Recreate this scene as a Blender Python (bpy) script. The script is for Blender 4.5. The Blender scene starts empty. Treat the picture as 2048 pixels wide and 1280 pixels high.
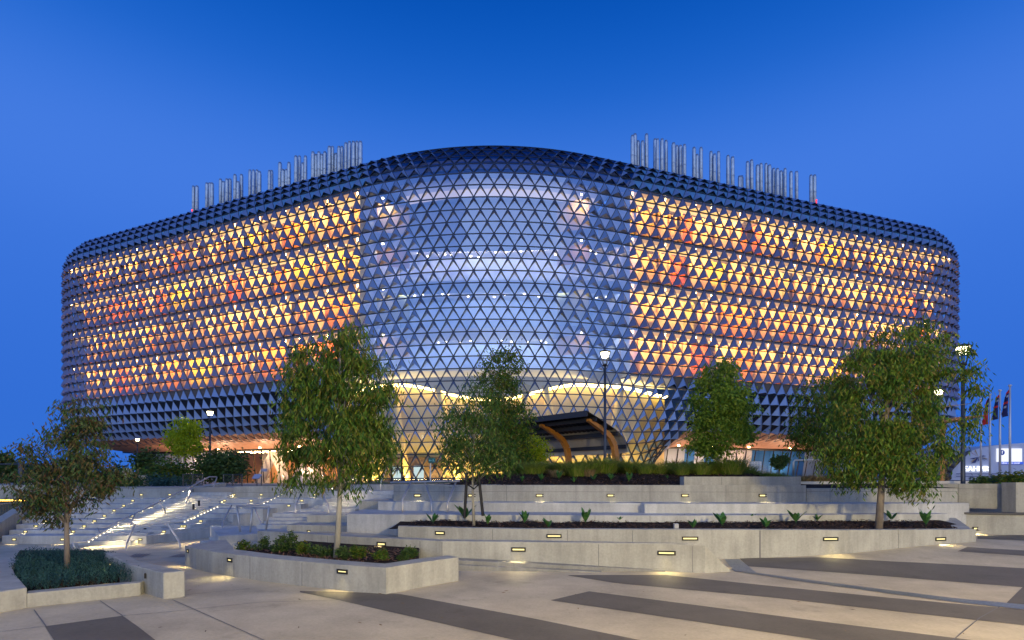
import bpy, math, random
from mathutils import Vector, noise
R = random.Random(7)
sc = bpy.context.scene
COL = sc.collection
rad = math.radians
F, HOR, EYE, CX = 1100.0, 962.0, 1.7, 1024.0

# ------------------------------------------------------------------ helpers
def sst(a, b, x):
    t = max(0.0, min(1.0, (x - a) / (b - a)))
    return t * t * (3 - 2 * t)
def lerp(a, b, t): return a + (b - a) * t
def zg(x, y):
    z = -0.35 * sst(11, 16.5, y) * (1 - sst(-5.5, 0, x))
    z += 0.25 * sst(3.5, 11, x) * sst(9.5, 13.2, y)
    return z
def P(px, py, z):
    Y = F * (EYE - z) / (py - HOR)
    return ((px - CX) / F * Y, Y)
def at(px, py, Y):
    return ((px - CX) / F * Y, Y, EYE - (py - HOR) * Y / F)
def G(px, py):
    z = 0.0
    for _ in range(25):
        x, y = P(px, py, z); z = 0.5 * z + 0.5 * zg(x, y)
    return (x, y)
def hit(px, a, b):
    u = (px - CX) / F
    dx, dy = b[0] - a[0], b[1] - a[1]
    t = (u * a[1] - a[0]) / (dx - u * dy)
    return (a[0] + dx * t, a[1] + dy * t)

class MB:
    def __init__(s): s.v = []; s.f = []; s.m = []
    def add(s, vs, fs, mi=0):
        o = len(s.v); s.v += [tuple(v) for v in vs]
        for f in fs: s.f.append(tuple(o + i for i in f)); s.m.append(mi)
    def quad(s, a, b, c, d, mi=0): s.add([a, b, c, d], [(0, 1, 2, 3)], mi)
    def tri(s, a, b, c, mi=0): s.add([a, b, c], [(0, 1, 2)], mi)
    def box(s, x0, x1, y0, y1, z0, z1, mi=0):
        s.prism([(x0, y0), (x1, y0), (x1, y1), (x0, y1)], z0, z1, mi)
    def prism(s, pts, z0, z1, mi=0):
        n = len(pts)
        area = sum(pts[i][0] * pts[(i + 1) % n][1] - pts[(i + 1) % n][0] * pts[i][1] for i in range(n))
        za = list(z0) if isinstance(z0, (list, tuple)) else [z0] * n
        zb = list(z1) if isinstance(z1, (list, tuple)) else [z1] * n
        if area < 0: pts = pts[::-1]; za = za[::-1]; zb = zb[::-1]
        vs = [(p[0], p[1], za[i]) for i, p in enumerate(pts)] + [(p[0], p[1], zb[i]) for i, p in enumerate(pts)]
        fs = [tuple(range(n - 1, -1, -1)), tuple(range(n, 2 * n))]
        fs += [(i, (i + 1) % n, n + (i + 1) % n, n + i) for i in range(n)]
        s.add(vs, fs, mi)
    def obox(s, c, ax, ay, az, mi=0):
        c, ax, ay, az = Vector(c), Vector(ax), Vector(ay), Vector(az)
        vs = [c + i * ax + j * ay + k * az for k in (-1, 1) for j in (-1, 1) for i in (-1, 1)]
        s.add(vs, [(0, 2, 3, 1), (4, 5, 7, 6), (0, 1, 5, 4), (2, 6, 7, 3), (0, 4, 6, 2), (1, 3, 7, 5)], mi)
    def tube(s, pts, r, n=8, mi=0, caps=True):
        pts = [Vector(p) for p in pts]
        rs = r if isinstance(r, (list, tuple)) else [r] * len(pts)
        o = len(s.v); up = Vector((0, 0, 1)); prev = None
        for i, p in enumerate(pts):
            d = (pts[min(i + 1, len(pts) - 1)] - pts[max(i - 1, 0)]).normalized()
            if prev is None:
                a = d.cross(up) if abs(d.z) < 0.95 else d.cross(Vector((1, 0, 0)))
            else: a = prev - d * prev.dot(d)
            a.normalize(); prev = a; b = d.cross(a)
            for k in range(n):
                t = 2 * math.pi * k / n
                s.v.append(tuple(p + (a * math.cos(t) + b * math.sin(t)) * rs[i]))
        for i in range(len(pts) - 1):
            for k in range(n):
                s.f.append((o + i * n + k, o + i * n + (k + 1) % n, o + (i + 1) * n + (k + 1) % n, o + (i + 1) * n + k)); s.m.append(mi)
        if caps:
            s.f.append(tuple(o + k for k in range(n - 1, -1, -1))); s.m.append(mi)
            e = o + (len(pts) - 1) * n
            s.f.append(tuple(e + k for k in range(n))); s.m.append(mi)
    def ball(s, c, r, mi=0, n=8, m=5):
        o = len(s.v)
        rx, ry, rz = r if isinstance(r, (list, tuple)) else (r, r, r)
        for i in range(m + 1):
            th = math.pi * i / m
            for k in range(n):
                ph = 2 * math.pi * k / n
                s.v.append((c[0] + rx * math.sin(th) * math.cos(ph), c[1] + ry * math.sin(th) * math.sin(ph), c[2] + rz * math.cos(th)))
        for i in range(m):
            for k in range(n):
                s.f.append((o + i * n + k, o + (i + 1) * n + k, o + (i + 1) * n + (k + 1) % n, o + i * n + (k + 1) % n)); s.m.append(mi)
    def build(s, name, mats, parent=None, smooth=False, bevel=0.0):
        me = bpy.data.meshes.new(name)
        me.from_pydata(s.v, [], s.f)
        mats = mats if isinstance(mats, (list, tuple)) else [mats]
        for m in mats: me.materials.append(m)
        me.polygons.foreach_set('material_index', s.m)
        if smooth: me.polygons.foreach_set('use_smooth', [True] * len(s.f))
        me.update()
        o = bpy.data.objects.new(name, me); COL.objects.link(o)
        if bevel:
            md = o.modifiers.new('bevel', 'BEVEL'); md.width = bevel; md.segments = 2; md.limit_method = 'ANGLE'
        if parent is not None: put(o, parent)
        return o
def put(o, parent):
    o.parent = parent
    o.matrix_parent_inverse = MW(parent).inverted()
def MW(o):
    from mathutils import Matrix
    m = Matrix.LocRotScale(o.location, o.rotation_euler, o.scale)
    if o.parent is not None: m = MW(o.parent) @ o.matrix_parent_inverse @ m
    return m
def tag(o, label, cat, group=None):
    o['label'] = label; o['category'] = cat
    if group: o['group'] = group
    return o
def empty(name, loc, label, cat, group=None, rz=0.0):
    e = bpy.data.objects.new(name, None); COL.objects.link(e)
    e.location = loc; e.rotation_euler = (0, 0, rz); e.empty_display_size = 0.3
    return tag(e, label, cat, group)
def kind(o, k): o['kind'] = k; return o
def kids(o): return [c for c in bpy.data.objects if c.parent == o]
def dup(root, loc, rz=0.0, sc_=1.0, label=None, group=None):
    r = root.copy(); COL.objects.link(r); r.location = loc; r.rotation_euler = (0, 0, rz); r.scale = (sc_,) * 3
    if label: r['label'] = label
    if group: r['group'] = group
    for ch in kids(root):
        c = ch.copy(); COL.objects.link(c); c.parent = r; c.matrix_parent_inverse = ch.matrix_parent_inverse.copy()
        for g in kids(ch):
            d = g.copy(); COL.objects.link(d); d.parent = c; d.matrix_parent_inverse = g.matrix_parent_inverse.copy()
    return r

# ------------------------------------------------------------------ materials
def mat(name, col=(0.5, 0.5, 0.5), rough=0.6, metal=0.0, var=0.0, scale=3.0, bump=0.0, bscale=40.0, spec=0.5, stretch=(1, 1, 1), emit=None, estr=0.0, col2=None):
    m = bpy.data.materials.new(name); m.use_nodes = True
    nt = m.node_tree; b = nt.nodes['Principled BSDF']
    b.inputs['Base Color'].default_value = (*col, 1); b.inputs['Roughness'].default_value = rough
    b.inputs['Metallic'].default_value = metal; b.inputs['Specular IOR Level'].default_value = spec
    tc = None
    if var or bump:
        tc = nt.nodes.new('ShaderNodeTexCoord'); mp = nt.nodes.new('ShaderNodeMapping')
        nt.links.new(tc.outputs['Object'], mp.inputs[0]); mp.inputs['Scale'].default_value = stretch
    if var:
        n = nt.nodes.new('ShaderNodeTexNoise'); n.inputs['Scale'].default_value = scale; n.inputs['Detail'].default_value = 8
        n.inputs['Roughness'].default_value = 0.65
        nt.links.new(mp.outputs[0], n.inputs['Vector'])
        r = nt.nodes.new('ShaderNodeValToRGB'); r.color_ramp.elements[0].position = 0.28; r.color_ramp.elements[1].position = 0.72
        lo = tuple(c * (1 - var) for c in col); hi = tuple(min(1, c * (1 + var)) for c in col) if col2 is None else col2
        r.color_ramp.elements[0].color = (*lo, 1); r.color_ramp.elements[1].color = (*hi, 1)
        nt.links.new(n.outputs['Fac'], r.inputs[0]); nt.links.new(r.outputs[0], b.inputs['Base Color'])
    if bump:
        n2 = nt.nodes.new('ShaderNodeTexNoise'); n2.inputs['Scale'].default_value = bscale; n2.inputs['Detail'].default_value = 6
        nt.links.new(mp.outputs[0], n2.inputs['Vector'])
        bp = nt.nodes.new('ShaderNodeBump'); bp.inputs['Strength'].default_value = bump; bp.inputs['Distance'].default_value = 0.02
        nt.links.new(n2.outputs['Fac'], bp.inputs['Height']); nt.links.new(bp.outputs[0], b.inputs['Normal'])
    if emit:
        b.inputs['Emission Color'].default_value = (*emit, 1); b.inputs['Emission Strength'].default_value = estr
    return m
def concrete(name, col, form=True, k0=0.76, k1=1.08):
    m = bpy.data.materials.new(name); m.use_nodes = True; nt = m.node_tree; N = nt.nodes.new; L = nt.links.new
    b = nt.nodes['Principled BSDF']; b.inputs['Roughness'].default_value = 0.72; b.inputs['Specular IOR Level'].default_value = 0.35
    tc = N('ShaderNodeTexCoord')
    def nz(scale, st, det=7):
        mp = N('ShaderNodeMapping'); mp.inputs['Scale'].default_value = st; L(tc.outputs['Object'], mp.inputs[0])
        n = N('ShaderNodeTexNoise'); n.inputs['Scale'].default_value = scale; n.inputs['Detail'].default_value = det; n.inputs['Roughness'].default_value = 0.62
        L(mp.outputs[0], n.inputs['Vector']); return n
    a = nz(0.9, (1, 1, 1)); c = nz(5.0, (1, 1, 0.12)); d = nz(24.0, (1, 1, 1), 4)
    def ramp(n, p0, p1, c0, c1):
        r = N('ShaderNodeValToRGB'); e = r.color_ramp.elements
        e[0].position = p0; e[1].position = p1; e[0].color = (c0, c0, c0, 1); e[1].color = (c1, c1, c1, 1); L(n.outputs['Fac'], r.inputs[0]); return r
    def mul(x, y):
        k = N('ShaderNodeMix'); k.data_type = 'RGBA'; k.blend_type = 'MULTIPLY'; k.inputs[0].default_value = 1.0
        L(x, k.inputs[6]); L(y, k.inputs[7]); return k.outputs[2]
    base = N('ShaderNodeRGB'); base.outputs[0].default_value = (*col, 1)
    o = mul(base.outputs[0], ramp(a, 0.3, 0.7, k0, k1).outputs[0])
    if form: o = mul(o, ramp(c, 0.36, 0.68, 0.79, 1.05).outputs[0])
    else:
        o = mul(o, ramp(nz(1.7, (1, 1, 1), 9), 0.60, 0.66, 1.0, 0.86).outputs[0]); o = mul(o, ramp(nz(9.0, (1, 1, 1), 3), 0.68, 0.72, 1.0, 0.82).outputs[0])
    o = mul(o, ramp(d, 0.3, 0.72, 0.88, 1.06).outputs[0])
    L(o, b.inputs['Base Color'])
    bp = N('ShaderNodeBump'); bp.inputs['Strength'].default_value = 0.25; bp.inputs['Distance'].default_value = 0.01
    L(d.outputs['Fac'], bp.inputs['Height']); L(bp.outputs[0], b.inputs['Normal'])
    return m
def emission(name, col, s):
    m = bpy.data.materials.new(name); m.use_nodes = True; nt = m.node_tree
    nt.nodes.remove(nt.nodes['Principled BSDF']); e = nt.nodes.new('ShaderNodeEmission')
    e.inputs[0].default_value = (*col, 1); e.inputs[1].default_value = s
    nt.links.new(e.outputs[0], nt.nodes['Material Output'].inputs[0]); return m
def glass(name, fac, tint=(0.9, 0.95, 1), gl=(0.85, 0.92, 1), rough=0.02):
    m = bpy.data.materials.new(name); m.use_nodes = True; nt = m.node_tree
    nt.nodes.remove(nt.nodes['Principled BSDF'])
    t = nt.nodes.new('ShaderNodeBsdfTransparent'); t.inputs[0].default_value = (*tint, 1)
    g = nt.nodes.new('ShaderNodeBsdfGlossy'); g.inputs['Color'].default_value = (*gl, 1); g.inputs['Roughness'].default_value = rough
    x = nt.nodes.new('ShaderNodeMixShader'); x.inputs[0].default_value = fac
    nt.links.new(t.outputs[0], x.inputs[1]); nt.links.new(g.outputs[0], x.inputs[2])
    nt.links.new(x.outputs[0], nt.nodes['Material Output'].inputs[0]); return m
def leafmat(name, stops, trans=0.35, rough=0.55):
    m = bpy.data.materials.new(name); m.use_nodes = True; nt = m.node_tree; N = nt.nodes.new; L = nt.links.new
    b = nt.nodes['Principled BSDF']; b.inputs['Roughness'].default_value = rough; b.inputs['Specular IOR Level'].default_value = 0.3
    g = N('ShaderNodeNewGeometry'); r = N('ShaderNodeValToRGB'); e = r.color_ramp.elements
    e[0].position = 0; e[0].color = (*stops[0], 1); e[1].position = 1; e[1].color = (*stops[-1], 1)
    for i, c in enumerate(stops[1:-1]): k = e.new((i + 1) / (len(stops) - 1)); k.color = (*c, 1)
    L(g.outputs['Random Per Island'], r.inputs[0]); L(r.outputs[0], b.inputs['Base Color'])
    t = N('ShaderNodeBsdfTranslucent'); L(r.outputs[0], t.inputs[0])
    x = N('ShaderNodeMixShader'); x.inputs[0].default_value = trans
    L(b.outputs[0], x.inputs[1]); L(t.outputs[0], x.inputs[2]); L(x.outputs[0], nt.nodes['Material Output'].inputs[0])
    return m

CON = concrete('board_formed_concrete', (0.41, 0.41, 0.37))
CONL = concrete('pale_concrete', (0.50, 0.51, 0.50))
JNT = mat('joint_sealant', (0.16, 0.16, 0.165), 0.8)
def paving(name, col, var):
    m = concrete(name, col, False); return m
PAVE = concrete('light_paving', (0.54, 0.465, 0.325), False, 0.70, 1.12)
PAVED = concrete('dark_paving', (0.155, 0.138, 0.108), False, 0.72, 1.12)
DRAIN = mat('drain_grate', (0.22, 0.24, 0.235), 0.45, 0.4, 0.3, 30)
STEEL = mat('stainless_steel', (0.58, 0.54, 0.48), 0.42, 0.7)
BLACK = mat('black_metal', (0.012, 0.012, 0.013), 0.45, 0.3)
POLE = mat('grey_painted_metal', (0.05, 0.06, 0.075), 0.45, 0.5)
LENS = emission('warm_lens', (1.0, 0.84, 0.36), 1.5)
LED = emission('warm_led', (1.0, 0.86, 0.58), 5)
LANT = emission('lantern_glow', (1.0, 0.9, 0.55), 14)
LANT2 = emission('lantern_glow_far', (1.0, 0.86, 0.5), 12)
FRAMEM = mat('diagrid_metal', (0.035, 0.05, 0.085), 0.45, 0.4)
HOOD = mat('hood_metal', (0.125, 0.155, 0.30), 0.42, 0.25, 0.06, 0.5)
HOOD_SKY = mat('sky_tinted_hood_metal', (0.17, 0.27, 0.50), 0.42, 0.25, 0.06, 0.5)  # same hood metal tinted bluer, putting the sky light into its colour
PANEL = mat('roof_panel', (0.11, 0.28, 0.52), 0.42, 0.25, 0.12, 0.6)
SOFF = mat('copper_soffit', (0.36, 0.19, 0.125), 0.5, 0.2, 0.15, 0.8)
DGLASS = mat('dark_glazing', (0.010, 0.014, 0.022), 0.12, 0.0, spec=0.45)
GLC = glass('atrium_glass', 0.36, (0.88, 0.93, 1.0), (0.46, 0.66, 1.0), 0.04)
GLW = glass('wing_glass', 0.10, (0.97, 0.96, 0.94))
GLG = glass('ground_glass', 0.14, (0.95, 0.95, 0.95))
SLAB = mat('slab_edge', (0.10, 0.065, 0.045), 0.7)
WHITE = mat('white_plaster', (0.72, 0.70, 0.70), 0.7)
STRIP = emission('hidden_wash_strip', (1.0, 0.58, 0.20), 132)  # emitters added out of sight behind the slab edge to wash room walls
CPAN = emission('ceiling_glow', (1.0, 0.60, 0.22), 1.5)  # glowing sheets added so the ceilings show bright, not separate fixtures
FGLOW = emission('light_box_front', (1.0, 0.52, 0.19), 0.8)  # glow added so the dark bulkhead row reads as lit, no real fixture
SPOT = emission('downlight', (1.0, 0.78, 0.48), 22)
COVE = emission('cove_light', (1.0, 0.74, 0.26), 14)
GLL = glass('lobby_glass', 0.11, (0.95, 0.95, 0.9), (0.6, 0.75, 1.0), 0.05)
FLUE = mat('galvanised_steel', (0.40, 0.49, 0.60), 0.30, 0.5, 0.18, 2.0)
BARK = mat('bark', (0.17, 0.145, 0.125), 0.85, 0, 0.35, 9, 0.5, 18, stretch=(1, 1, 0.25))
BARKP = mat('pale_bark', (0.30, 0.29, 0.25), 0.8, 0, 0.35, 7, 0.4, 18, stretch=(1, 1, 0.3))
MULCH = mat('mulch', (0.030, 0.022, 0.019), 0.95, 0, 0.9, 45, 1.0, 60, spec=0.1)
CHIP = leafmat('bark_chips', [(0.02, 0.015, 0.013), (0.05, 0.03, 0.022), (0.14, 0.075, 0.045), (0.03, 0.02, 0.018)], 0.0, 0.9)
LF = {
 'gum': leafmat('gum_leaves', [(0.040, 0.115, 0.014), (0.08, 0.175, 0.018), (0.15, 0.22, 0.022), (0.15, 0.12, 0.025), (0.05, 0.14, 0.02), (0.020, 0.055, 0.014)], 0.4),
 'dark': leafmat('dark_gum_leaves', [(0.03, 0.095, 0.026), (0.06, 0.145, 0.03), (0.12, 0.20, 0.032), (0.08, 0.075, 0.025)], 0.4),
 'round': leafmat('round_tree_leaves', [(0.06, 0.15, 0.016), (0.12, 0.23, 0.022), (0.20, 0.28, 0.03), (0.07, 0.15, 0.02)], 0.4),
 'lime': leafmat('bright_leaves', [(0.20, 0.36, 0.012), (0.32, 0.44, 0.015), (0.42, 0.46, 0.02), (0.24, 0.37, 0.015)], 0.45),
 'red': leafmat('rusty_gum_leaves', [(0.03, 0.09, 0.03), (0.06, 0.13, 0.035), (0.13, 0.09, 0.035), (0.05, 0.12, 0.045), (0.14, 0.07, 0.035), (0.05, 0.12, 0.03)]),
 'herb': leafmat('herb_leaves', [(0.030, 0.085, 0.075), (0.045, 0.115, 0.095), (0.024, 0.068, 0.06)], 0.2),
 'grass': leafmat('grass_blades', [(0.14, 0.27, 0.03), (0.22, 0.33, 0.045), (0.34, 0.34, 0.09), (0.11, 0.22, 0.03)], 0.4),
 'straw': leafmat('straw_blades', [(0.34, 0.24, 0.12), (0.40, 0.28, 0.15), (0.20, 0.20, 0.06)], 0.3),
 'strap': leafmat('strap_leaves', [(0.04, 0.13, 0.04), (0.06, 0.17, 0.045), (0.09, 0.21, 0.05)], 0.3, 0.35),
 'bush': leafmat('bush_leaves', [(0.03, 0.075, 0.022), (0.05, 0.11, 0.025), (0.085, 0.13, 0.03), (0.03, 0.055, 0.022)], 0.25),
}
LF['straw'].name = 'straw_blades'

# ------------------------------------------------------------------ camera, world, sun
cam = bpy.data.cameras.new('camera'); co = bpy.data.objects.new('camera', cam); COL.objects.link(co)
co.location = (0, 0, EYE); co.rotation_euler = (rad(90), 0, 0)
cam.sensor_width = 36; cam.lens = 36 * F / 2048; cam.shift_y = (HOR - 640) / 2048; cam.clip_end = 6000; cam.clip_start = 0.05
sc.camera = co
w = bpy.data.worlds.new('World'); sc.world = w; w.use_nodes = True
nt = w.node_tree; N = nt.nodes.new; L = nt.links.new
bg = nt.nodes['Background']
tc = N('ShaderNodeTexCoord'); sp = N('ShaderNodeSeparateXYZ'); L(tc.outputs['Generated'], sp.inputs[0])
def ramp(stops):
    r = N('ShaderNodeValToRGB'); e = r.color_ramp.elements
    e[0].position = stops[0][0]; e[0].color = (*stops[0][1], 1); e[1].position = stops[-1][0]; e[1].color = (*stops[-1][1], 1)
    for p, c in stops[1:-1]: k = e.new(p); k.color = (*c, 1)
    L(sp.outputs['Z'], r.inputs[0]); return r
front = ramp([(0.0, (0.036, 0.165, 0.66)), (0.12, (0.030, 0.150, 0.66)), (0.33, (0.045, 0.180, 0.72)), (0.46, (0.068, 0.215, 0.78)), (0.57, (0.006, 0.130, 0.62)), (0.70, (0.0, 0.062, 0.40)), (1.0, (0.0, 0.03, 0.20))])
front.color_ramp.interpolation = 'B_SPLINE'
back = ramp([(0.0, (1.15, 1.05, 1.05)), (0.10, (0.95, 1.05, 1.35)), (0.30, (0.50, 0.74, 1.35)), (0.55, (0.26, 0.48, 1.10)), (1.0, (0.02, 0.10, 0.42))])
mr = N('ShaderNodeMapRange'); mr.interpolation_type = 'SMOOTHSTEP'
mr.inputs['From Min'].default_value = 0.25; mr.inputs['From Max'].default_value = -0.75
L(sp.outputs['Y'], mr.inputs['Value'])
mx = N('ShaderNodeMix'); mx.data_type = 'RGBA'
L(mr.outputs[0], mx.inputs[0]); L(front.outputs[0], mx.inputs[6]); L(back.outputs[0], mx.inputs[7])
# the last of the dusk: a Nishita sky with the sun at the horizon behind the photographer, mixed in faintly
sky = N('ShaderNodeTexSky'); sky.sky_type = 'NISHITA'; sky.sun_disc = False; sky.sun_elevation = rad(1.0); sky.sun_rotation = rad(180)
ad = N('ShaderNodeMix'); ad.data_type = 'RGBA'; ad.blend_type = 'ADD'; ad.inputs[0].default_value = 0.0
L(mx.outputs[2], ad.inputs[6]); L(sky.outputs[0], ad.inputs[7]); L(ad.outputs[2], bg.inputs[0]); bg.inputs[1].default_value = 1.0
sun = bpy.data.lights.new('sun', 'SUN'); sun.energy = 0.18; sun.angle = rad(40); sun.color = (1.0, 0.86, 0.72)
so = bpy.data.objects.new('sun', sun); COL.objects.link(so); so.rotation_euler = (rad(62), 0, rad(8)); so.location = (0, -20, 20)
sc.view_settings.view_transform = 'Standard'; sc.view_settings.look = 'None'; sc.view_settings.gamma = 1; sc.view_settings.exposure = 0
cy = sc.cycles; cy.use_denoising = True; cy.max_bounces = 7; cy.diffuse_bounces = 3; cy.glossy_bounces = 3; cy.transparent_max_bounces = 12
cy.sample_clamp_indirect = 3.0; cy.sample_clamp_direct = 0; cy.caustics_reflective = False; cy.caustics_refractive = False
try: cy.use_light_tree = True
except Exception: pass

def light(kind_, loc, energy, col, parent=None, aim=None, size=0.1, spot=100, blend=0.8):
    l = bpy.data.lights.new(kind_.lower() + '_lamp', kind_); l.energy = energy; l.color = col
    if kind_ in ('POINT', 'SPOT'): l.shadow_soft_size = size
    if kind_ == 'SPOT': l.spot_size = rad(spot); l.spot_blend = blend
    if kind_ == 'AREA': l.size = size
    o = bpy.data.objects.new(l.name, l); COL.objects.link(o); o.location = loc
    if aim is not None: o.rotation_euler = Vector(aim).to_track_quat('-Z', 'Y').to_euler()
    if parent is not None: put(o, parent)
    return o

# ------------------------------------------------------------------ ground and paving
g = MB()
xs = [-300, -80, -40, -25] + [-20 + 0.5 * i for i in range(81)] + [25, 40, 80, 300]
ys = [-300, -60, -20, 0] + [2 + 0.5 * i for i in range(45)] + [26, 40]
for j in range(len(ys)):
    for i in range(len(xs)):
        g.v.append((xs[i], ys[j], zg(xs[i], ys[j])))
for j in range(len(ys) - 1):
    for i in range(len(xs) - 1):
        a = j * len(xs) + i
        g.f.append((a, a + 1, a + 1 + len(xs), a + len(xs))); g.m.append(0)
kind(g.build('plaza_paving', PAVE), 'structure')
def ribbon(up, lo, dz, n=40):
    """sheet between two image-read edges, laid on the sloping plaza"""
    def res(pl):
        pl = [G(*p) for p in pl]
        ls = [0]
        for a, b in zip(pl, pl[1:]): ls.append(ls[-1] + math.dist(a, b))
        out = []
        for k in range(n + 1):
            t = ls[-1] * k / n; i = 0
            while i < len(ls) - 2 and ls[i + 1] < t: i += 1
            u = (t - ls[i]) / max(1e-6, ls[i + 1] - ls[i])
            out.append((lerp(pl[i][0], pl[i + 1][0], u), lerp(pl[i][1], pl[i + 1][1], u)))
        return out
    a, b = res(up), res(lo); m = MB()
    for k in range(n):
        for q in range(4):
            def pt(kk, qq):
                x = lerp(a[kk][0], b[kk][0], qq / 4); y = lerp(a[kk][1], b[kk][1], qq / 4)
                return (x, y, zg(x, y) + dz)
            m.quad(pt(k, q + 1), pt(k + 1, q + 1), pt(k + 1, q), pt(k, q))
    return m
bands = [
 ([(600, 1182), (795, 1187.5), (1060, 1236), (1281, 1281), (1380, 1300)], [(600, 1185), (660, 1197), (851, 1240), (1030, 1281), (1110, 1300)]),
 ([(1137, 1150.5), (1330, 1150), (1540, 1172), (1780, 1196), (2048, 1220), (2150, 1228)], [(1137, 1151.5), (1234, 1167), (1540, 1195), (1780, 1222), (2048, 1251), (2150, 1263)]),
 ([(1178, 1183), (1380, 1209), (1616, 1240), (1946, 1281), (2100, 1300)], [(1101, 1201), (1320, 1233), (1540, 1266), (1640, 1281), (1800, 1305)]),
 ([(1478, 1116), (1640, 1115), (1780, 1123), (2048, 1137), (2150, 1141)], [(1496, 1133), (1640, 1143), (1780, 1153.6), (2048, 1175), (2150, 1183)]),
 ([(1935, 1094), (1980, 1097.5), (2048, 1101), (2150, 1105)], [(1915, 1103), (1975, 1107), (2048, 1112), (2150, 1118)]),
 ([(1955, 1072), (2048, 1070), (2150, 1069)], [(1955, 1078), (2048, 1081), (2150, 1084)]),
 ([(245, 1232), (275, 1253), (310, 1280), (340, 1304)], [(90, 1253), (98, 1266), (108, 1281), (120, 1304)]),
 ([(2048, 1172), (2070, 1160)], [(2012, 1207.5), (2070, 1214)]),
]
for k, (u, l) in enumerate(bands):
    kind(ribbon(u, l, 0.004).build('dark_paving_band', PAVED), 'structure')
o = ribbon([(1513, 1146), (1640, 1163), (1780, 1181), (1900, 1196), (2048, 1210), (2120, 1218)], [(1468, 1143), (1620, 1166), (1780, 1188), (1900, 1204), (2048, 1220), (2120, 1228)], 0.008)
o = o.build('drain_grate', DRAIN); tag(o, 'long thin dark metal drain grate running across the striped plaza', 'drain grate')
o = ribbon([(1449, 1119), (1479, 1119)], [(1468, 1143), (1513, 1146)], 0.009).build('grated_pit_cover', mat('pit_cover', (0.20, 0.23, 0.27), 0.4, 0.5, 0.4, 25)); tag(o, 'grey grated pit cover at the foot of the sloping wall end', 'pit cover')
jl = [((68, 1220), (92, 1253)), ((200, 1202), (245, 1232)), ((345, 1200), (530, 1282)), ((0, 1264), (92, 1253)), ((330, 1225), (245, 1232)), ((330, 1225), (520, 1205)), ((1960, 1236), (1905, 1282)), ((2012, 1207), (1960, 1236)), ((520, 1205), (700, 1200)), ((310, 1166), (370, 1196)), ((372, 1190), (500, 1177))]
m = MB()
for (a, b) in jl:
    A, B = Vector(G(*a)), Vector(G(*b)); d = (B - A); nrm = Vector((-d.y, d.x)).normalized() * 0.006
    for k in range(8):
        p, q = A + d * (k / 8), A + d * ((k + 1) / 8)
        m.quad(*[(v.x, v.y, zg(v.x, v.y) + 0.006) for v in (p - nrm, q - nrm, q + nrm, p + nrm)])
kind(m.build('paving_joint', JNT), 'structure')
m = MB()
for (x0, y0, x1, y1) in [(275, 1098, 255, 1116), (365, 1098, 338, 1114)]:
    for q in range(5):
        A = Vector(P(x0 + q * 6.5, y0, -0.15)); B = Vector(P(x1 + q * 6.5, y1, -0.1)); n_ = Vector((0.03, 0))
        m.quad(*[(v.x, v.y, zg(v.x, v.y) + 0.007) for v in (A - n_, B - n_, B + n_, A + n_)])
kind(m.build('tactile_paving', JNT), 'structure')
# far ground and upper terrace
m = MB(); m.quad((-3000, 40, -0.6), (3000, 40, -0.6), (3000, 5000, -0.6), (-3000, 5000, -0.6))
m.quad((-3000, -3000, -0.6), (3000, -3000, -0.6), (3000, 40, -0.6), (-3000, 40, -0.6))
kind(m.build('far_ground', mat('far_ground', (0.07, 0.08, 0.05), 0.95, 0, 0.4, 0.02)), 'structure')
m = MB(); m.prism([(-20.4, 24.3), (-3.2, 24.3), (-3.2, 17.4), (60, 16.6), (110, 60), (110, 190), (-120, 190), (-120, 60), (-60, 33), (-20.4, 33)], -0.5, 1.42)
kind(m.build('upper_terrace', mat('terrace', (0.30, 0.28, 0.25), 0.9, 0, 0.2, 0.5)), 'structure')

# ------------------------------------------------------------------ wall lights
LW = (1.0, 0.80, 0.38)
def wall_light(pos, w_, h_, nrm, label, group, energy=5.0, lit=True, frame=0.027):
    """recessed oblong light: pos = centre on the wall face, nrm = plan direction the face looks to"""
    n = Vector((nrm[0], nrm[1], 0)).normalized(); t = Vector((-n.y, n.x, 0)); c = Vector(pos); up = Vector((0, 0, 1))
    e = empty('wall_light', c, label, 'wall light', group)
    m = MB(); hw, hh = w_ / 2, h_ / 2
    for sx in (-1, 1): m.obox(c + t * sx * (hw - frame / 2) + n * 0.004, t * frame / 2, n * 0.010, up * hh)
    for sz in (-1, 1): m.obox(c + up * sz * (hh - frame / 2) + n * 0.004, t * (hw - frame), n * 0.009, up * frame / 2)
    fo = m.build('frame', BLACK, e)
    m = MB(); m.obox(c - n * 0.0, t * (hw - frame), n * 0.005, up * (hh - frame)); m.build('lens', LENS if lit else BLACK, fo)
    if lit: light('SPOT', c + n * 0.05, energy * 2.0, LW, e, n * 0.75 - up * 1.0, 0.03, 125, 0.9)
    return e

def wall(name, label, pts, z0, z1, m=CON, cat='wall', bevel=0.012, joints=(), jz=None):
    b = MB(); b.prism(pts, z0, z1)
    for (x, y, nx, ny) in joints:
        n = Vector((nx, ny, 0)).normalized(); t = Vector((-n.y, n.x, 0))
        zz0, zz1 = jz if jz else (z0, z1)
        b.obox(Vector((x, y, (zz0 + zz1) / 2)), t * 0.006, n * 0.002, Vector((0, 0, (zz1 - zz0) / 2 - 0.02)), 1)
    o = b.build(name, [m, JNT], bevel=bevel); tag(o, label, cat); return o
def plan(pts, z): return [P(x, y, z) for x, y in pts]

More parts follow.
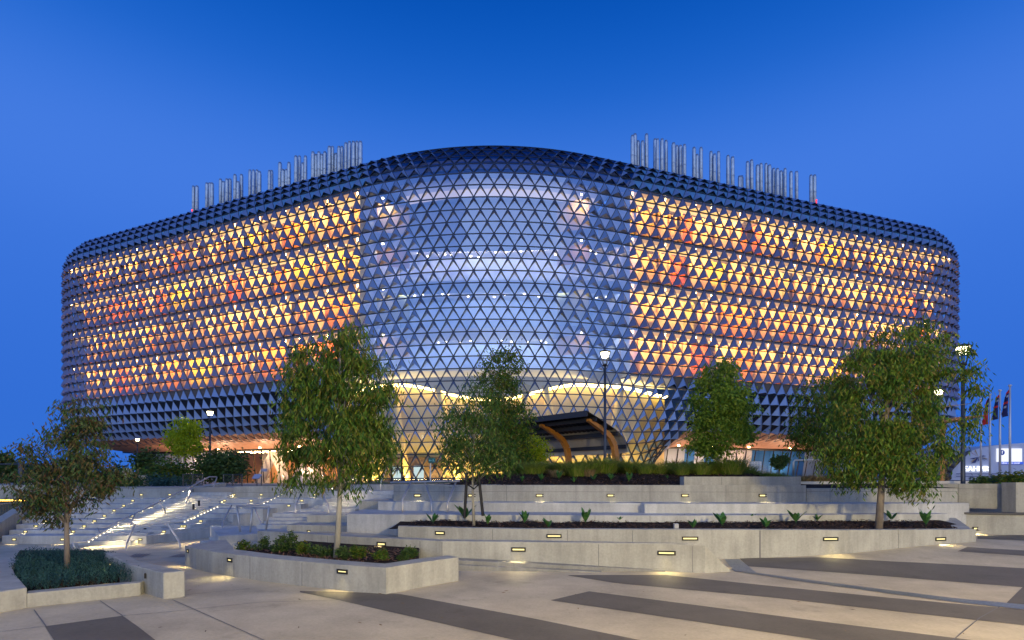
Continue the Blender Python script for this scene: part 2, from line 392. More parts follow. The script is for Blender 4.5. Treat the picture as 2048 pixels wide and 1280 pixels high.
# --- herb planter, bottom left
e = empty('concrete_planter', (-6.5, 8.0, 0), 'low angular concrete planter holding the grey-green herbs', 'planter')
m = MB()
bk = plan([(327, 1145.5), (370, 1141.5), (279, 1122), (250, 1106), (207, 1104), (262, 1130)], 0.38)
m.prism(bk, -0.5, 0.38); m.build('end_block', CON, e, bevel=0.015)
fl0, fl1 = P(53, 1215, 0), P(281, 1190.5, 0)
m = MB(); d = Vector((fl1[0] - fl0[0], fl1[1] - fl0[1])).normalized(); n = Vector((-d.y, d.x))
m.prism([fl0, fl1, (fl1[0] + n.x * .22 + d.x * .1, fl1[1] + n.y * .22), (fl0[0] + n.x * .22, fl0[1] + n.y * .22)], -0.5, 0.19); m.build('front_wall', CON, e, bevel=0.012)
m = MB()
lb = plan([(-260, 1222), (54, 1175), (30, 1147), (24, 1133), (36, 1117), (-140, 1117), (-420, 1150)], 0.27)
m.prism(lb, -0.5, 0.27); m.build('bench_block', CON, e, bevel=0.015)
sl = plan([(40, 1170), (270, 1150), (262, 1130), (207, 1104), (40, 1104), (20, 1135)], 0.10)
m = MB(); m.prism(sl, -0.4, 0.14); m.build('soil', MULCH, e)
c = hit(291, bk[0], bk[5]); wall_light((c[0], c[1], EYE - (1151 - HOR) * c[1] / F), 0.10, 0.075, (-0.85, -0.5), 'unlit black recessed light on the end block of the herb planter', 'wall lights', lit=False)
c = P(241, 1135, 0.30); wall_light((c[0] - 0.25, c[1] + 0.1, 0.33), 0.09, 0.07, (-0.9, -0.35), 'small lit recessed light half hidden behind the herbs', 'wall lights', 2.0)

rz = 0.51
rw = plan([(515, 1061.5), (700, 1073), (883, 1082), (1060, 1084), (1343, 1089), (1410, 1091)], rz)
# --- middle planter
mz = 0.40
outer = plan([(370, 1091), (392, 1097), (425, 1103), (470, 1109), (540, 1116.5), (620, 1124), (700, 1131), (772, 1135.5), (845, 1124), (917, 1114.5)], mz)
inner = plan([(470, 1098.5), (560, 1110), (640, 1117), (700, 1122), (770, 1127), (838, 1117)], mz)
e = empty('concrete_planter', (-3.6, 9.0, 0), 'curved concrete planter with small shrubs and a drooping gum tree', 'planter')
m = MB(); bp_ = plan([(838, 1117), (917, 1114.5)], mz)
ring = outer + [(outer[-1][0] - 0.2, outer[-1][1] + 0.25)] + inner[::-1] + [(-6.4, 12.3), (outer[0][0] + .1, outer[0][1] + 0.3)]
m.prism(ring, -0.5, mz)
for px in (468, 500, 604):
    i = min(range(len(outer) - 1), key=lambda k: abs((outer[k][0] / outer[k][1]) * F + CX - px) + abs((outer[k + 1][0] / outer[k + 1][1]) * F + CX - px))
    c = hit(px, outer[i], outer[i + 1]); d = Vector((outer[i + 1][0] - outer[i][0], outer[i + 1][1] - outer[i][1], 0)).normalized()
    m.obox(Vector((c[0], c[1], 0.19)), d * 0.006, Vector((d.y, -d.x, 0)) * 0.003, Vector((0, 0, 0.19)), 1)
m.build('curved_wall', [CON, JNT], e, bevel=0.012)
m = MB(); m.prism(inner + [hit(838, rw[1], rw[2]), hit(700, rw[1], rw[2]), hit(610, rw[0], rw[1])], -0.3, mz - 0.05); m.build('soil', MULCH, e)
for px, py, w_, h_, lab in [(685, 1143, 0.215, 0.072, 'lit recessed light on the frontal face of the curved planter'), (460, 1120, 0.16, 0.075, 'lit recessed light midway along the curved planter wall'), (376, 1102, 0.13, 0.075, 'lit recessed light at the narrow tip of the curved planter')]:
    i = max(k for k in range(len(outer) - 1) if outer[k][0] / outer[k][1] * F + CX <= px)
    a, b = outer[i], outer[i + 1]; c = hit(px, a, b); d = Vector((b[0] - a[0], b[1] - a[1])).normalized()
    wall_light((c[0], c[1], EYE - (py - HOR) * c[1] / F), w_, h_, (d.y, -d.x), lab, 'wall lights', 5)

# --- ramp wall
rend = P(1462, 1143, 0.0)
back = [(x + 0.05, y + 0.3) for x, y in rw]
jo = []
for px in (562, 655, 840, 884, 1197, 1385):
    i = max(k for k in range(len(rw) - 1) if rw[k][0] / rw[k][1] * F + CX <= px)
    c = hit(px, rw[i], rw[i + 1]); d = Vector((rw[i + 1][0] - rw[i][0], rw[i + 1][1] - rw[i][1])).normalized(); jo.append((c[0], c[1], d.y, -d.x))
b = MB(); b.prism(rw + [rend, (rend[0] + .05, rend[1] + .3)] + back[::-1], -0.5, [rz] * 6 + [0.0, 0.0] + [rz] * 6)
for (x, y, nx, ny) in jo: b.obox(Vector((x, y, 0.25)), Vector((-ny, nx, 0)) * 0.006, Vector((nx, ny, 0)) * 0.003, Vector((0, 0, 0.24)), 1)
o = b.build('ramp_wall', [CON, JNT], bevel=0.012); tag(o, 'long low concrete ramp wall with a sloping right end and lit lights', 'wall')
b = MB(); fa = hit(917, rw[2], rw[3]); fb = hit(1330, rw[3], rw[4])
b.prism([(fa[0] - .4, fa[1] - 0.30), (fb[0], fb[1] - 0.03), (fb[0], fb[1] + .1), (fa[0] - .4, fa[1] + .1)], -0.4, [0.20, 0.03, 0.03, 0.20])
b.prism([(fa[0] - .4, fa[1] - 0.38), (fb[0] - 1.2, fb[1] - 0.10), (fb[0] - 1.2, fb[1] + .1), (fa[0] - .4, fa[1] + .1)], -0.4, [0.12, 0.012, 0.012, 0.12])
tag(b.build('kerb_plinth', concrete('darker_concrete', (0.28, 0.28, 0.26)), bevel=0.01), 'tapering darker concrete plinth along the foot of the ramp wall', 'plinth')  # darker grey concrete than the wall above
for px, py, w_, h_, lab in [(589, 1078, 0.15, 0.075, 'lit light on the ramp wall nearest the small handrail frame'), (763, 1088, 0.23, 0.085, 'lit light on the ramp wall behind the curved planter shrubs'), (1037, 1099, 0.285, 0.085, 'lit light on the ramp wall right of the curved planter'), (1333, 1106, 0.335, 0.085, 'lit light on the ramp wall by its sloping end')]:
    i = max(k for k in range(len(rw) - 1) if rw[k][0] / rw[k][1] * F + CX <= px)
    a, c_ = rw[i], rw[i + 1]; c = hit(px, a, c_); d = Vector((c_[0] - a[0], c_[1] - a[1])).normalized()
    wall_light((c[0], c[1], EYE - (py - HOR) * c[1] / F), w_, h_, (d.y, -d.x), lab, 'wall lights', 7)
m = MB(); m.prism([(-6.0, 13.4), (-1.4, 11.2), (3.1, 10.65), (4.3, 10.65), (4.3, 11.9), (-1.2, 12.75), (-4.4, 14.6), (-6.6, 14.6)], -0.5, [0.35, 0.33, 0.1, 0.01, 0.01, 0.33, 0.35, 0.35])
kind(m.build('ramp_path', PAVE), 'structure')

# --- long planter with strap plants
pz = 0.65
pw = plan([(796, 1052.5), (950, 1056), (1060, 1058), (1450, 1059), (1700, 1059), (1955, 1060)], pz)
pw = [pw[0], pw[1], pw[2], (pw[3][0], 11.9), (pw[4][0] * 1.01, 12.1), (11.05, 13.1)]
e = empty('concrete_planter', (4, 12.5, 0), 'long straight concrete planter with dark mulch and strap-leaved plants', 'planter')
m = MB(); m.prism(pw + [(p[0] - .03, p[1] + .24) for p in pw[::-1]], -0.5, [0.65] * 4 + [0.62, 0.55] + [0.55, 0.62] + [0.65] * 4)
for px in (985, 1135, 1265, 1520, 1797):
    i = max(k for k in range(len(pw) - 1) if pw[k][0] / pw[k][1] * F + CX <= px); c = hit(px, pw[i], pw[i + 1])
    m.obox(Vector((c[0], c[1], 0.33)), Vector((0.006 if px != 1520 else 0.018, 0, 0)), Vector((0, 0.004, 0)), Vector((0, 0, 0.30)), 1)
m.build('front_wall', [CON, JNT], e, bevel=0.012)
m = MB(); ew = [pw[-1], (11.0, 14.0), (12.2, 16.6), (11.3, 16.6), (10.55, 13.4)]
m.prism([(10.72, 13.33), (11.04, 13.2), (12.85, 16.2), (12.5, 16.2)], -0.3, [0.545, 0.545, 0.78, 0.78]); m.build('end_wall', CON, e, bevel=0.012)
m = MB()
nx = 90
for j in range(5):
    for i in range(nx + 1):
        x = -2.9 + 14.2 * i / nx; yf = 12.85 if x < -2 else lerp(12.9, 12.15, sst(-2, 1.5, x)); yf = yf + 1.1 * sst(6.5, 11, x)
        y = lerp(yf, 14.5 + 0.4 * sst(8, 11, x), j / 4); m.v.append((x, y, 0.58 + 0.10 * (j / 4) + 0.05 * noise.noise((x * 1.3, y * 1.3, 0)) - 0.06 * sst(6, 11, x) * (1 - j / 4)))
for j in range(4):
    for i in range(nx):
        a = j * (nx + 1) + i; m.f.append((a, a + 1, a + nx + 2, a + nx + 1)); m.m.append(0)
m.build('mulch', MULCH, e, True)
def planter_soil(x, y): return 0.60 + 0.03 * (y - 12.2)
m = MB()
for k in range(4200):
    x = R.uniform(-2.6, 10.9); yf = lerp(12.9, 12.2, sst(-2, 1.5, x)) + 1.1 * sst(6.5, 11, x); y = R.uniform(yf, 14.3)
    u = (y - yf) / (14.5 - yf); z = 0.60 + 0.10 * u + 0.05 * noise.noise((x * 1.3, y * 1.3, 0)) - 0.06 * sst(6, 11, x) * (1 - u)
    a = R.uniform(0, 6.28); l = R.uniform(0.02, 0.07); w_ = R.uniform(0.006, 0.016)
    t = Vector((math.cos(a), math.sin(a), R.uniform(-0.4, 0.4))) * l; n = Vector((-math.sin(a), math.cos(a), R.uniform(-0.3, 0.3))) * w_; c = Vector((x, y, z + R.uniform(0, 0.02)))
    m.quad(c - t - n, c + t - n, c + t + n, c - t + n)
kind(m.build('bark_chips', CHIP, e), 'stuff')
for px, py, w_, lab in [(880, 1066, 0.24, 'lit light on the long planter wall nearest the staked young tree'), (1108, 1072, 0.33, 'lit light on the long planter wall, second from its stair end'), (1380, 1077, 0.35, 'lit light at the middle of the long planter wall above the ramp end'), (1661, 1078, 0.35, 'lit light on the long planter wall left of the big gum trunk'), (1881, 1078, 0.32, 'lit light on the long planter wall by its far right corner')]:
    i = max(k for k in range(len(pw) - 1) if pw[k][0] / pw[k][1] * F + CX <= px); a, c_ = pw[i], pw[i + 1]; c = hit(px, a, c_)
    d = Vector((c_[0] - a[0], c_[1] - a[1])).normalized()
    wall_light((c[0], c[1], EYE - (py - HOR) * c[1] / F), w_, 0.085, (d.y, -d.x), lab, 'wall lights', 6)

# --- walkway, seat step and upper walls
wz = 0.83
wf = [P(694, 1027.5, wz), P(796, 1029, wz), P(1000, 1030, wz), P(1400, 1031, wz), (11.6, 14.6)]
o = MB(); o.prism(wf + [(11.6, 16.6), (-4.6, 16.9)], -0.5, wz)
for px in (1100, 1190, 1300, 1560, 1620): 
    c = hit(px, wf[2], wf[3]); o.obox(Vector((c[0], c[1], 0.75)), Vector((0.006, 0, 0)), Vector((0, 0.003, 0)), Vector((0, 0, 0.07)), 1)
tag(o.build('walkway_wall', [CONL, JNT], bevel=0.012), 'raised concrete walkway and its left corner block behind the long planter', 'terrace wall')
bl = plan([(694, 1027.5), (796, 1029)], wz)
c = hit(718, bl[0], bl[1]); wall_light((c[0], c[1] - .004, EYE - (1069 - HOR) * c[1] / F), 0.20, 0.07, (0, -1), 'lit light low on the corner block left of the long planter', 'wall lights', 6)
sz = 1.09
sf = [P(756, 1020.5, wz), P(1000, 1023.5, wz), P(1288, 1025, wz)]
o = MB(); o.prism(sf + [(sf[-1][0], 17.0), (sf[0][0], 18.0)], 0.5, sz)
tag(o.build('seat_step', [CONL, JNT], bevel=0.01), 'long pale concrete seat step below the upper lit wall', 'seat step')
sf2 = [P(1289, 1026.6, wz), P(1600, 1027, wz), (10.6, 14.95), (12.6, 15.15)]
o = MB(); o.prism(sf2 + [(12.6, 17.0), (sf2[0][0], 17.0)], 0.5, sz)
tag(o.build('seat_step', [CONL, JNT], bevel=0.01), 'pale concrete seat step behind the big gum trunk, set slightly forward', 'seat step')
uz = 1.58
def uwall(p0, p1, y0, y1, z0, z1, name, label, joints, split=None, depth=0.45):
    X0, X1 = (p0 - CX) / F * y0, (p1 - CX) / F * y1
    b = MB(); b.prism([(X0, y0), (X1, y1), (X1, y1 + depth), (X0, y0 + depth)], z0, z1)
    for px in joints:
        c = hit(px, (X0, y0), (X1, y1)); b.obox(Vector((c[0], c[1], (z0 + z1) / 2)), Vector((0.006, 0, 0)), Vector((0, 0.003, 0)), Vector((0, 0, (z1 - z0) / 2 - .01)), 1)
    if split:
        b.obox(Vector(((X0 + X1) / 2, (y0 + y1) / 2, split)), Vector(((X1 - X0) / 2, (y1 - y0) / 2, 0)), Vector((0, 0.0022, 0)), Vector((0, 0, 0.005)), 1)
    tag(b.build(name, [CON, JNT], bevel=0.012), label, 'wall'); return (X0, y0), (X1, y1)
ua = uwall(787, 1612, 16.9, 15.75, 0.9, uz, 'retaining_wall', 'long upper concrete wall with a row of lit lights under the grasses', (888, 1013, 1152, 1300, 1452), 1.38)
uwall(1368, 1602, 16.2, 16.1, 1.2, 1.83, 'retaining_wall', 'short raised concrete kerb behind the upper wall in front of the round-headed tree', (1443,), None, 0.4)
uwall(1613, 1915, 15.85, 15.7, 0.9, 1.49, 'retaining_wall', 'concrete wall behind the big gum trunk below the cream kerbs', (1660, 1780), 1.40)
uwall(1842, 2032, 17.0, 15.5, 0.9, 1.62, 'retaining_wall', 'darker concrete wall at the foot of the tall right lamp post', (1917,), 1.47)
uwall(2032, 2300, 15.1, 14.6, 0.3, 1.66, 'retaining_wall', 'tall pale concrete wall end at the far right of the terrace', (2200,), None)
for i, px in enumerate((838, 946, 1082, 1224, 1373, 1528)):
    c = hit(px, *ua); wall_light((c[0], c[1], EYE - (991 - HOR) * c[1] / F), 0.315, 0.095, (0.07, -1),
      ['lit light on the upper wall behind the three-legged handrail', 'lit light on the upper wall seen behind the staked tree trunk', 'lit light on the upper wall below the timber shelter', 'lit light on the upper wall below the tall central lamp post', 'lit light on the upper wall under the left end of the raised kerb', 'lit light on the upper wall under the right end of the raised kerb'][i], 'wall lights', 5)
# right-hand low wall with a dark coping
a, b_ = P(1878, 1028, 0.78), P(2048, 1034, 0.78); b_ = (b_[0] + 6, b_[1] - 1.0)
o = MB(); o.prism([a, b_, (b_[0], b_[1] + .4), (a[0], a[1] + .4)], -0.3, 0.78); o.prism([(a[0], a[1] - .03), (b_[0], b_[1] - .03), (b_[0], b_[1] + .43), (a[0], a[1] + .43)], 0.782, 0.84, 1)
tag(o.build('low_wall', [CON, mat('dark_coping', (0.06, 0.06, 0.065), 0.6)], bevel=0.008), 'low concrete wall with a dark coping running off to the right', 'wall')
c = hit(1952, a, b_); wall_light((c[0], c[1], EYE - (1057 - HOR) * c[1] / F), 0.18, 0.09, (-0.05, -1), 'lit light on the low wall with the dark coping', 'wall lights', 7)
# cream kerbs behind, right
CREAM = mat('cream_render', (0.62, 0.56, 0.44), 0.8, 0, 0.1, 2)
for (p0, p1, y0, y1, yy, lab) in [(1600, 1862, 963, 970, 19.5, 'upper cream rendered kerb below the grass on the right'), (1606, 1850, 975, 981, 17.6, 'lower cream rendered kerb on top of the concrete wall'), (1840, 1955, 962, 969, 21, 'cream rendered kerb behind the tall right lamp post')]:
    A, B = at(p0, y0, yy), at(p1, y1, yy); o = MB(); o.box(A[0], B[0], yy, yy + .35, min(B[2], 1.3), A[2])
    tag(o.build('garden_kerb', CREAM, bevel=0.01), lab, 'kerb')

# ------------------------------------------------------------------ amphitheatre steps
ytop = [1071.4, 1060, 1049, 1039, 1028, 1017.5, 1008, 997]
SY = [17.9 + 0.75 * k for k in range(8)]
SZ = [EYE - (y - HOR) * Y / F for y, Y in zip(ytop, SY)]
XR = [-11.9, -11.6, -11.35, -11.2, -10.6, -9.8, -8.6, -4.2]
XL = [-16.6 - 0.45 * k for k in range(8)]
am = empty('amphitheatre_steps', (-13, 19, 0), 'broad pale concrete amphitheatre steps with rows of small lights', 'steps')
m = MB()
for k in range(8):
    m.prism([(XL[k], SY[k]), (XR[k], SY[k]), (max(XR[k], -9), 24.2), (XL[k], 24.2)], -0.6, SZ[k])
m.build('steps', CONL, am, bevel=0.012)
m = MB()
prev = -0.35
for k in range(8):
    h = (prev + SZ[k]) / 2; m.box(-13.85, -12.15, SY[k] - 0.36, SY[k] - 0.001, prev - 0.3, h); prev = SZ[k]
m.box(-14.4, -12.2, SY[7] + 0.39, SY[7] + .75, 0.6, (SZ[7] + 1.2) / 2); m.box(-14.4, -12.2, SY[7] + 0.75, 25.2, 0.6, 1.2)
m.build('stair_flight', CONL, am, bevel=0.01)
# top wall and side wall of the amphitheatre
o = MB(); o.prism([(-20.4, 24.1), (-14.4, 24.1), (-14.4, 24.5), (-20.4, 24.5)], 0.5, 1.36)
o.prism([(-14.4, 24.1), (-14.05, 24.1), (-14.05, 27), (-14.4, 27)], 0.5, [1.36, 1.36, 1.62, 1.62])
tag(o.build('retaining_wall', [CON, JNT], bevel=0.012), 'concrete wall along the top of the steps, left of the stair flight', 'wall')
o = MB(); o.prism([(-12.2, 24.1), (-3.4, 24.1), (-3.4, 24.5), (-12.2, 24.5)], 0.5, [1.46, 1.56, 1.56, 1.46])
for px in (492, 552, 610): 
    c = hit(px, (-12.2, 24.1), (-3.4, 24.1)); o.obox(Vector((c[0], c[1], 1.25)), Vector((0.008, 0, 0)), Vector((0, 0.003, 0)), Vector((0, 0, .2)), 1)
o.obox(Vector((-7.8, 24.1, 1.2)), Vector((4.4, 0, 0)), Vector((0, .0022, 0)), Vector((0, 0, .006)), 1)
tag(o.build('retaining_wall', [CON, JNT], bevel=0.012), 'concrete wall along the top of the steps, right of the stair flight', 'wall')
o = MB(); A = at(6, 1058, 17.4); 
o.prism([(-17.0, 17.2), (-16.62, 17.2), (-20.1, 24.2), (-20.5, 24.2)], -0.6, [0.0, 0.0, 1.40, 1.40])
tag(o.build('stair_side_wall', CON, bevel=0.012), 'sloping concrete side wall at the left edge of the amphitheatre', 'wall')
# step lights
sl_px = {}
for zx, zy in [(183, 1133), (328, 1057), (464, 986), (598, 915), (722, 848), (852, 779), (970, 716), (1090, 652), (1195, 605), (800, 1153), (937, 1073), (1080, 998), (1211, 928), (1338, 857), (1462, 787), (1585, 720), (1700, 655), (1810, 602), (1692, 862), (1822, 790), (1945, 720)]:
    sl_px.setdefault(0, []).append((zx / 6.4, 900 + zy / 6.4))
for zx, zy in [(480, 596), (580, 548), (455, 1020), (590, 943), (725, 871), (860, 800), (988, 731), (1218, 600), (1328, 547), (280, 1103), (797, 963), (942, 885), (1122, 810), (1405, 668), (1528, 600), (1645, 547)]:
    sl_px[0].append((240 + zx / 5.82, 900 + zy / 5.82))
for zx, zy in [(720, 605), (862, 545), (568, 681)]:
    sl_px[0].append((480 + zx / 5.82, 900 + zy / 5.82))
mids = [(1088 + ytop[0]) / 2] + [(ytop[k] + ytop[k + 1]) / 2 for k in range(7)] + [992]
ORD = ['first', 'second', 'third', 'fourth', 'fifth', 'sixth', 'seventh', 'eighth', 'ninth', 'tenth', 'eleventh', 'twelfth', 'thirteenth']
by = {}
for px, py in sl_px[0]:
    k = min(range(9), key=lambda q: abs(mids[q] - py)); by.setdefault(k, []).append(px)
for k, pl in by.items():
    for q, px in enumerate(sorted(pl)):
        Y = SY[k] if k < 8 else 24.1
        X = (px - CX) / F * Y
        if k < 8 and X > XR[k] - 0.1: X = XR[k] - 0.2
        z = (lerp(SZ[k - 1] if k else -0.35, SZ[k], 0.55)) if k < 8 else 1.10
        where = ORD[k] + ' step riser' if k < 8 else 'wall at the top of the steps'
        wall_light((X, Y, z), 0.135, 0.075, (0, -1), f'small lit light on the {where}, {ORD[q]} from its left', 'amphitheatre step lights', 2.6, frame=0.016)

# second stair flight and its blocks
e = empty('side_stairs', (-6.5, 16.5, 0), 'lit concrete stairs climbing in two flights beside the corner block', 'steps')
my = [1049.5, 1042.6, 1035, 1027, 1018.6, 1011.7, 1004.8, 997, 989.3, 982]
mY = [16.3, 16.65, 17.0, 17.35, 18.4, 18.75, 19.1, 19.45, 19.8, 20.15]
ml = [513, 528, 537, 545, 600, 629, 645, 655, 662, 668]; mrr = [557, 575, 592, 640, 710, 740, 756, 770, 785, 787]
m = MB()
for k in range(10):
    z = EYE - (my[k] - HOR) * mY[k] / F; xa, xb = (ml[k] - CX) / F * mY[k], (mrr[k] - CX) / F * mY[k]
    if k < 3: xb = (640 - CX) / F * mY[k]
    m.prism([(xa, mY[k]), (xb, mY[k]), (max(xb, -3.6), 21.5), (xa, 21.5)], -0.6, z)
m.build('stair_flight', CONL, e, bevel=0.01)
m = MB(); m.prism([P(437, 1072, .28), P(532, 1066, .28), (-6.2, 16.4), (-6.2, 17.5), (-9.6, 17.5)], -0.5, 0.28)
m.build('landing', CONL, e, bevel=0.01)
m = MB()
for k, (px, py, z) in enumerate([(384, 1087, -0.03), (400, 1082, 0.05), (418, 1074, 0.13), (436, 1066, 0.21)]):
    x, y = P(px, py, z); m.prism([(x, y), (x + 1.3, y - 0.75), (x + 2.4, y + 0.2), (x + 0.5, y + 1.6)], -0.5, z)
m.build('entry_steps', CONL, e, bevel=0.01)
m = MB(); m.prism([(-6.45, 15.75), (-4.45, 15.35), (-4.45, 17.2), (-6.45, 17.2)], -0.5, 0.45); m.build('lower_block', CON, e, bevel=0.01)
m = MB(); m.prism([(-6.2, 16.6), (-4.4, 16.6), (-4.4, 18.4), (-6.2, 18.4)], -0.5, 0.67); m.build('upper_block', CON, e, bevel=0.01)
m = MB(); m.box(-4.9, -3.4, 17.6, 19.5, 0, 1.06); m.box(-4.1, -3.4, 17.2, 21.5, 0, 1.08); m.build('cheek_wall', CON, e, bevel=0.01)
wall_light((-5.75, 15.61, 0.27), 0.14, 0.075, (0.2, -1), 'lit light on the low block beside the side stairs', 'wall lights', 4)
c = P(480, 1086, 0.1); wall_light((c[0], c[1] - .02, 0.1), 0.12, 0.075, (-0.3, -1), 'lit light beside the small entry steps behind the curved planter', 'wall lights', 3)

# ------------------------------------------------------------------ handrails
def handrail(label, rail, posts, leds=None, r=0.028, glow=0):
    e = empty('handrail', rail[0], label, 'handrail', 'steel handrails on the steps')
    m = MB(); m.tube(rail, r, 8); m.build('rail', STEEL, e, True)
    for p in posts: m = MB(); m.tube(p, r * 0.95, 8); m.build('post', STEEL, e, True)
    if leds:
        m = MB(); a, b, n_ = Vector(leds[0]), Vector(leds[1]), leds[2]
        for k in range(n_): m.ball(a.lerp(b, (k + .5) / n_) - Vector((0, 0, 0.03)), (0.024, 0.024, 0.012), n=6, m=4)
        m.build('led_strip', LED, e)
        for k in range(glow): light('SPOT', a.lerp(b, (k + .5) / glow) - Vector((0, 0, 0.08)), 30, (1.0, 0.78, 0.42), e, (0.35, 0, -1), 0.03, 160, 0.9)
    return e
Rz = lambda px, py, Y: at(px, py, Y)
handrail('steel handrail along the left foot of the stair flight with a row of lit dots', [Rz(154, 1104, 16.6), Rz(144.5, 1085, 16.7), Rz(173, 1083.5, 16.9), Rz(240.6, 1045, 17.6), Rz(264, 1045, 17.5), Rz(270, 1049, 17.4), Rz(253, 1088, 16.8), Rz(252, 1106, 16.4)], [], (Rz(174, 1084, 16.9), Rz(240, 1046.5, 17.6), 9), glow=3)
handrail('long steel handrail climbing the right side of the stair flight up to the terrace', [Rz(194, 1055.5, 18.4), Rz(211, 1055, 18.5), Rz(300, 1013, 20.5), Rz(384, 972, 23.2), Rz(419, 953.5, 25), Rz(434, 954, 25.2)],
  [[Rz(194, 1055.5, 18.4), Rz(206, 1078, 18.2), Rz(208, 1092, 18.1)], [Rz(270, 1028, 19.6), Rz(257, 1059, 19.2), Rz(257, 1071, 19.2)], [Rz(319, 1004, 21), Rz(330, 1021, 21.2), Rz(330.5, 1036, 21.3)], [Rz(384, 972, 23.2), Rz(372, 1003, 22.6), Rz(372, 1013, 22.5)], [Rz(434, 954, 25.2), Rz(426.5, 976, 24.8), Rz(426.5, 987, 24.6)]], (Rz(211, 1056, 18.5), Rz(384, 973, 23.2), 4), glow=10)
handrail('steel handrail with lit dots running from the stair foot past the side stairs', [Rz(362, 1106, 16.6), Rz(359, 1084, 16.7), Rz(337, 1050, 17.6), Rz(340, 1044.5, 17.6), Rz(362, 1043.5, 17.7), Rz(438, 1010, 18.2), Rz(463, 1009, 17.9), Rz(518, 1009, 18.0), Rz(560, 989, 19.0), Rz(600, 968, 20.5)],
  [[Rz(463, 1010, 17.9), Rz(445, 1047, 16.9), Rz(444, 1063, 16.6)], [Rz(507, 1011, 18), Rz(523, 1047, 17.2), Rz(524, 1058, 17.0)]], (Rz(366, 1043.5, 17.7), Rz(438, 1011, 18.2), 11), glow=3)
handrail('steel handrail with lit dots rising on the left of the upper side stairs', [Rz(524, 1006, 18.1), Rz(560, 989, 19.0), Rz(598, 969, 20.6)], [[Rz(602, 988, 18.2), Rz(591, 1010, 17.9), Rz(591, 1028, 17.7)]], (Rz(524, 1007, 18.1), Rz(585, 976, 20), 9), glow=3)
handrail('steel handrail frame with splayed legs standing on the side landing', [Rz(473, 1012.5, 15.4), Rz(538, 1013, 15.2)], [[Rz(474, 1012.5, 15.4), Rz(481, 1069, 15.3)], [Rz(505, 1013, 15.3), Rz(499.5, 1072, 15.2)], [Rz(538, 1013, 15.2), Rz(532, 1061, 15.2)]])
handrail('steel handrail climbing the upper side stairs in front of the lawn', [Rz(642, 978, 18.2), Rz(659, 977.5, 18.4), Rz(722, 949, 20.6), Rz(772, 939, 20.8)], [[Rz(642, 978, 18.2), Rz(656, 1009, 17.9), Rz(657, 1027.5, 17.7)], [Rz(772, 939, 20.8), Rz(762, 963, 20.6), Rz(762, 982, 20.4)]], (Rz(662, 977, 18.4), Rz(722, 950, 20.6), 12), glow=3)
handrail('steel handrail with three splayed legs on the raised walkway', [Rz(781, 965, 16.2), Rz(919, 962, 15.6)], [[Rz(822, 964, 16.0), Rz(805, 999, 15.6), Rz(805, 1023, 15.4)], [Rz(850, 964, 15.9), Rz(863, 1003, 15.4), Rz(863.5, 1025, 15.2)], [Rz(912, 963, 15.7), Rz(895, 1007, 15.3), Rz(895, 1025, 15.2)]])
handrail('pale rounded handrail standing above the wall right of the raised kerb', [Rz(1587, 951, 17), Rz(1587, 924, 17), Rz(1590, 920.5, 17), Rz(1660, 920, 17.2), Rz(1848, 921, 17.6), Rz(1853, 925, 17.6), Rz(1853, 982, 17.6)], [[Rz(1684, 920.5, 17.2), Rz(1684, 982, 17.2)], [Rz(1774, 920.5, 17.4), Rz(1774, 982, 17.4)]], r=0.03)

# ------------------------------------------------------------------ the research building
ARC_R = 36.56; aL, aR = rad(-23.2), rad(18.8); CAP = 11.5
path = []   # (x, y, heading) from left cap to right cap, with s = 0 mid arc
def walk(p, h, segs, step=0.25, sign=1):
    out = [(p[0], p[1], h)]
    x, y = p
    for ln, r in segs:
        n_ = max(1, round(ln / step)); d = ln / n_
        for _ in range(n_):
            h2 = h + sign * (d / r if r else 0); hm = (h + h2) / 2
            x += sign * d * math.cos(hm); y += sign * d * math.sin(hm); h = h2; out.append((x, y, h))
    return out
arcl = ARC_R * (aR - aL)
left = walk((-16.45, 58.78), aL, [(49.5, 0), (CAP * math.pi / 2 * 1.15, -CAP * -1)], 0.25, -1)
# on the left, walking backwards the heading must turn so that the cap curls away from the camera
right = walk((-16.45, 58.78), aL, [(arcl, ARC_R), (50.4, 0), (CAP * math.pi / 2 * 1.15, CAP)], 0.25, 1)
path = left[::-1][:-1] + right
S = [0.0]
for a, b in zip(path, path[1:]): S.append(S[-1] + math.hypot(b[0] - a[0], b[1] - a[1]))
i0 = len(left) - 1; s_mid = S[i0] + arcl / 2
S = [s - s_mid for s in S]; SMIN, SMAX = S[0], S[-1]
import bisect
def B(s):
    i = min(max(bisect.bisect_right(S, s) - 1, 0), len(S) - 2); t = (s - S[i]) / (S[i + 1] - S[i])
    a, b = path[i], path[i + 1]; h = lerp(a[2], b[2], t)
    return lerp(a[0], b[0], t), lerp(a[1], b[1], t), math.sin(h), -math.cos(h)   # point, outward normal
RH = 1.243
Z6 = EYE + 30.1
topt = [55, 45, 35, 28, 17, 3]
ZR = [0.0] * 32; IN_W = [0.0] * 32; IN_C = [0.0] * 32; ZC = [0.0] * 32
z, ins = Z6, 0.0
ZR[6] = Z6
for i in range(5, -1, -1):
    z += RH * math.cos(rad(topt[i])); ins += RH * math.sin(rad(topt[i])); ZR[i] = z; IN_W[i] = IN_C[i] = ins
for i in range(7, 32): ZR[i] = ZR[i - 1] - RH
ZC = ZR[:]
z, ins = ZR[21], 0.0; ZW = ZR[:]
bt = [5, 15, 25, 35, 45, 58, 78, 80, 80, 80, 80]
for k in range(22, 32):
    t = rad(bt[k - 22]); z -= RH * math.cos(t); ins += RH * math.sin(t); ZW[k] = z; IN_W[k] = ins
z, ins = ZC[21], 0.0
for k in range(22, 32): IN_C[k] = 0.05 * (k - 21)
S0L, S0R = -13.6, 16.8
def wing(s): return sst(14.0, 27.0, abs(s - 1.6))
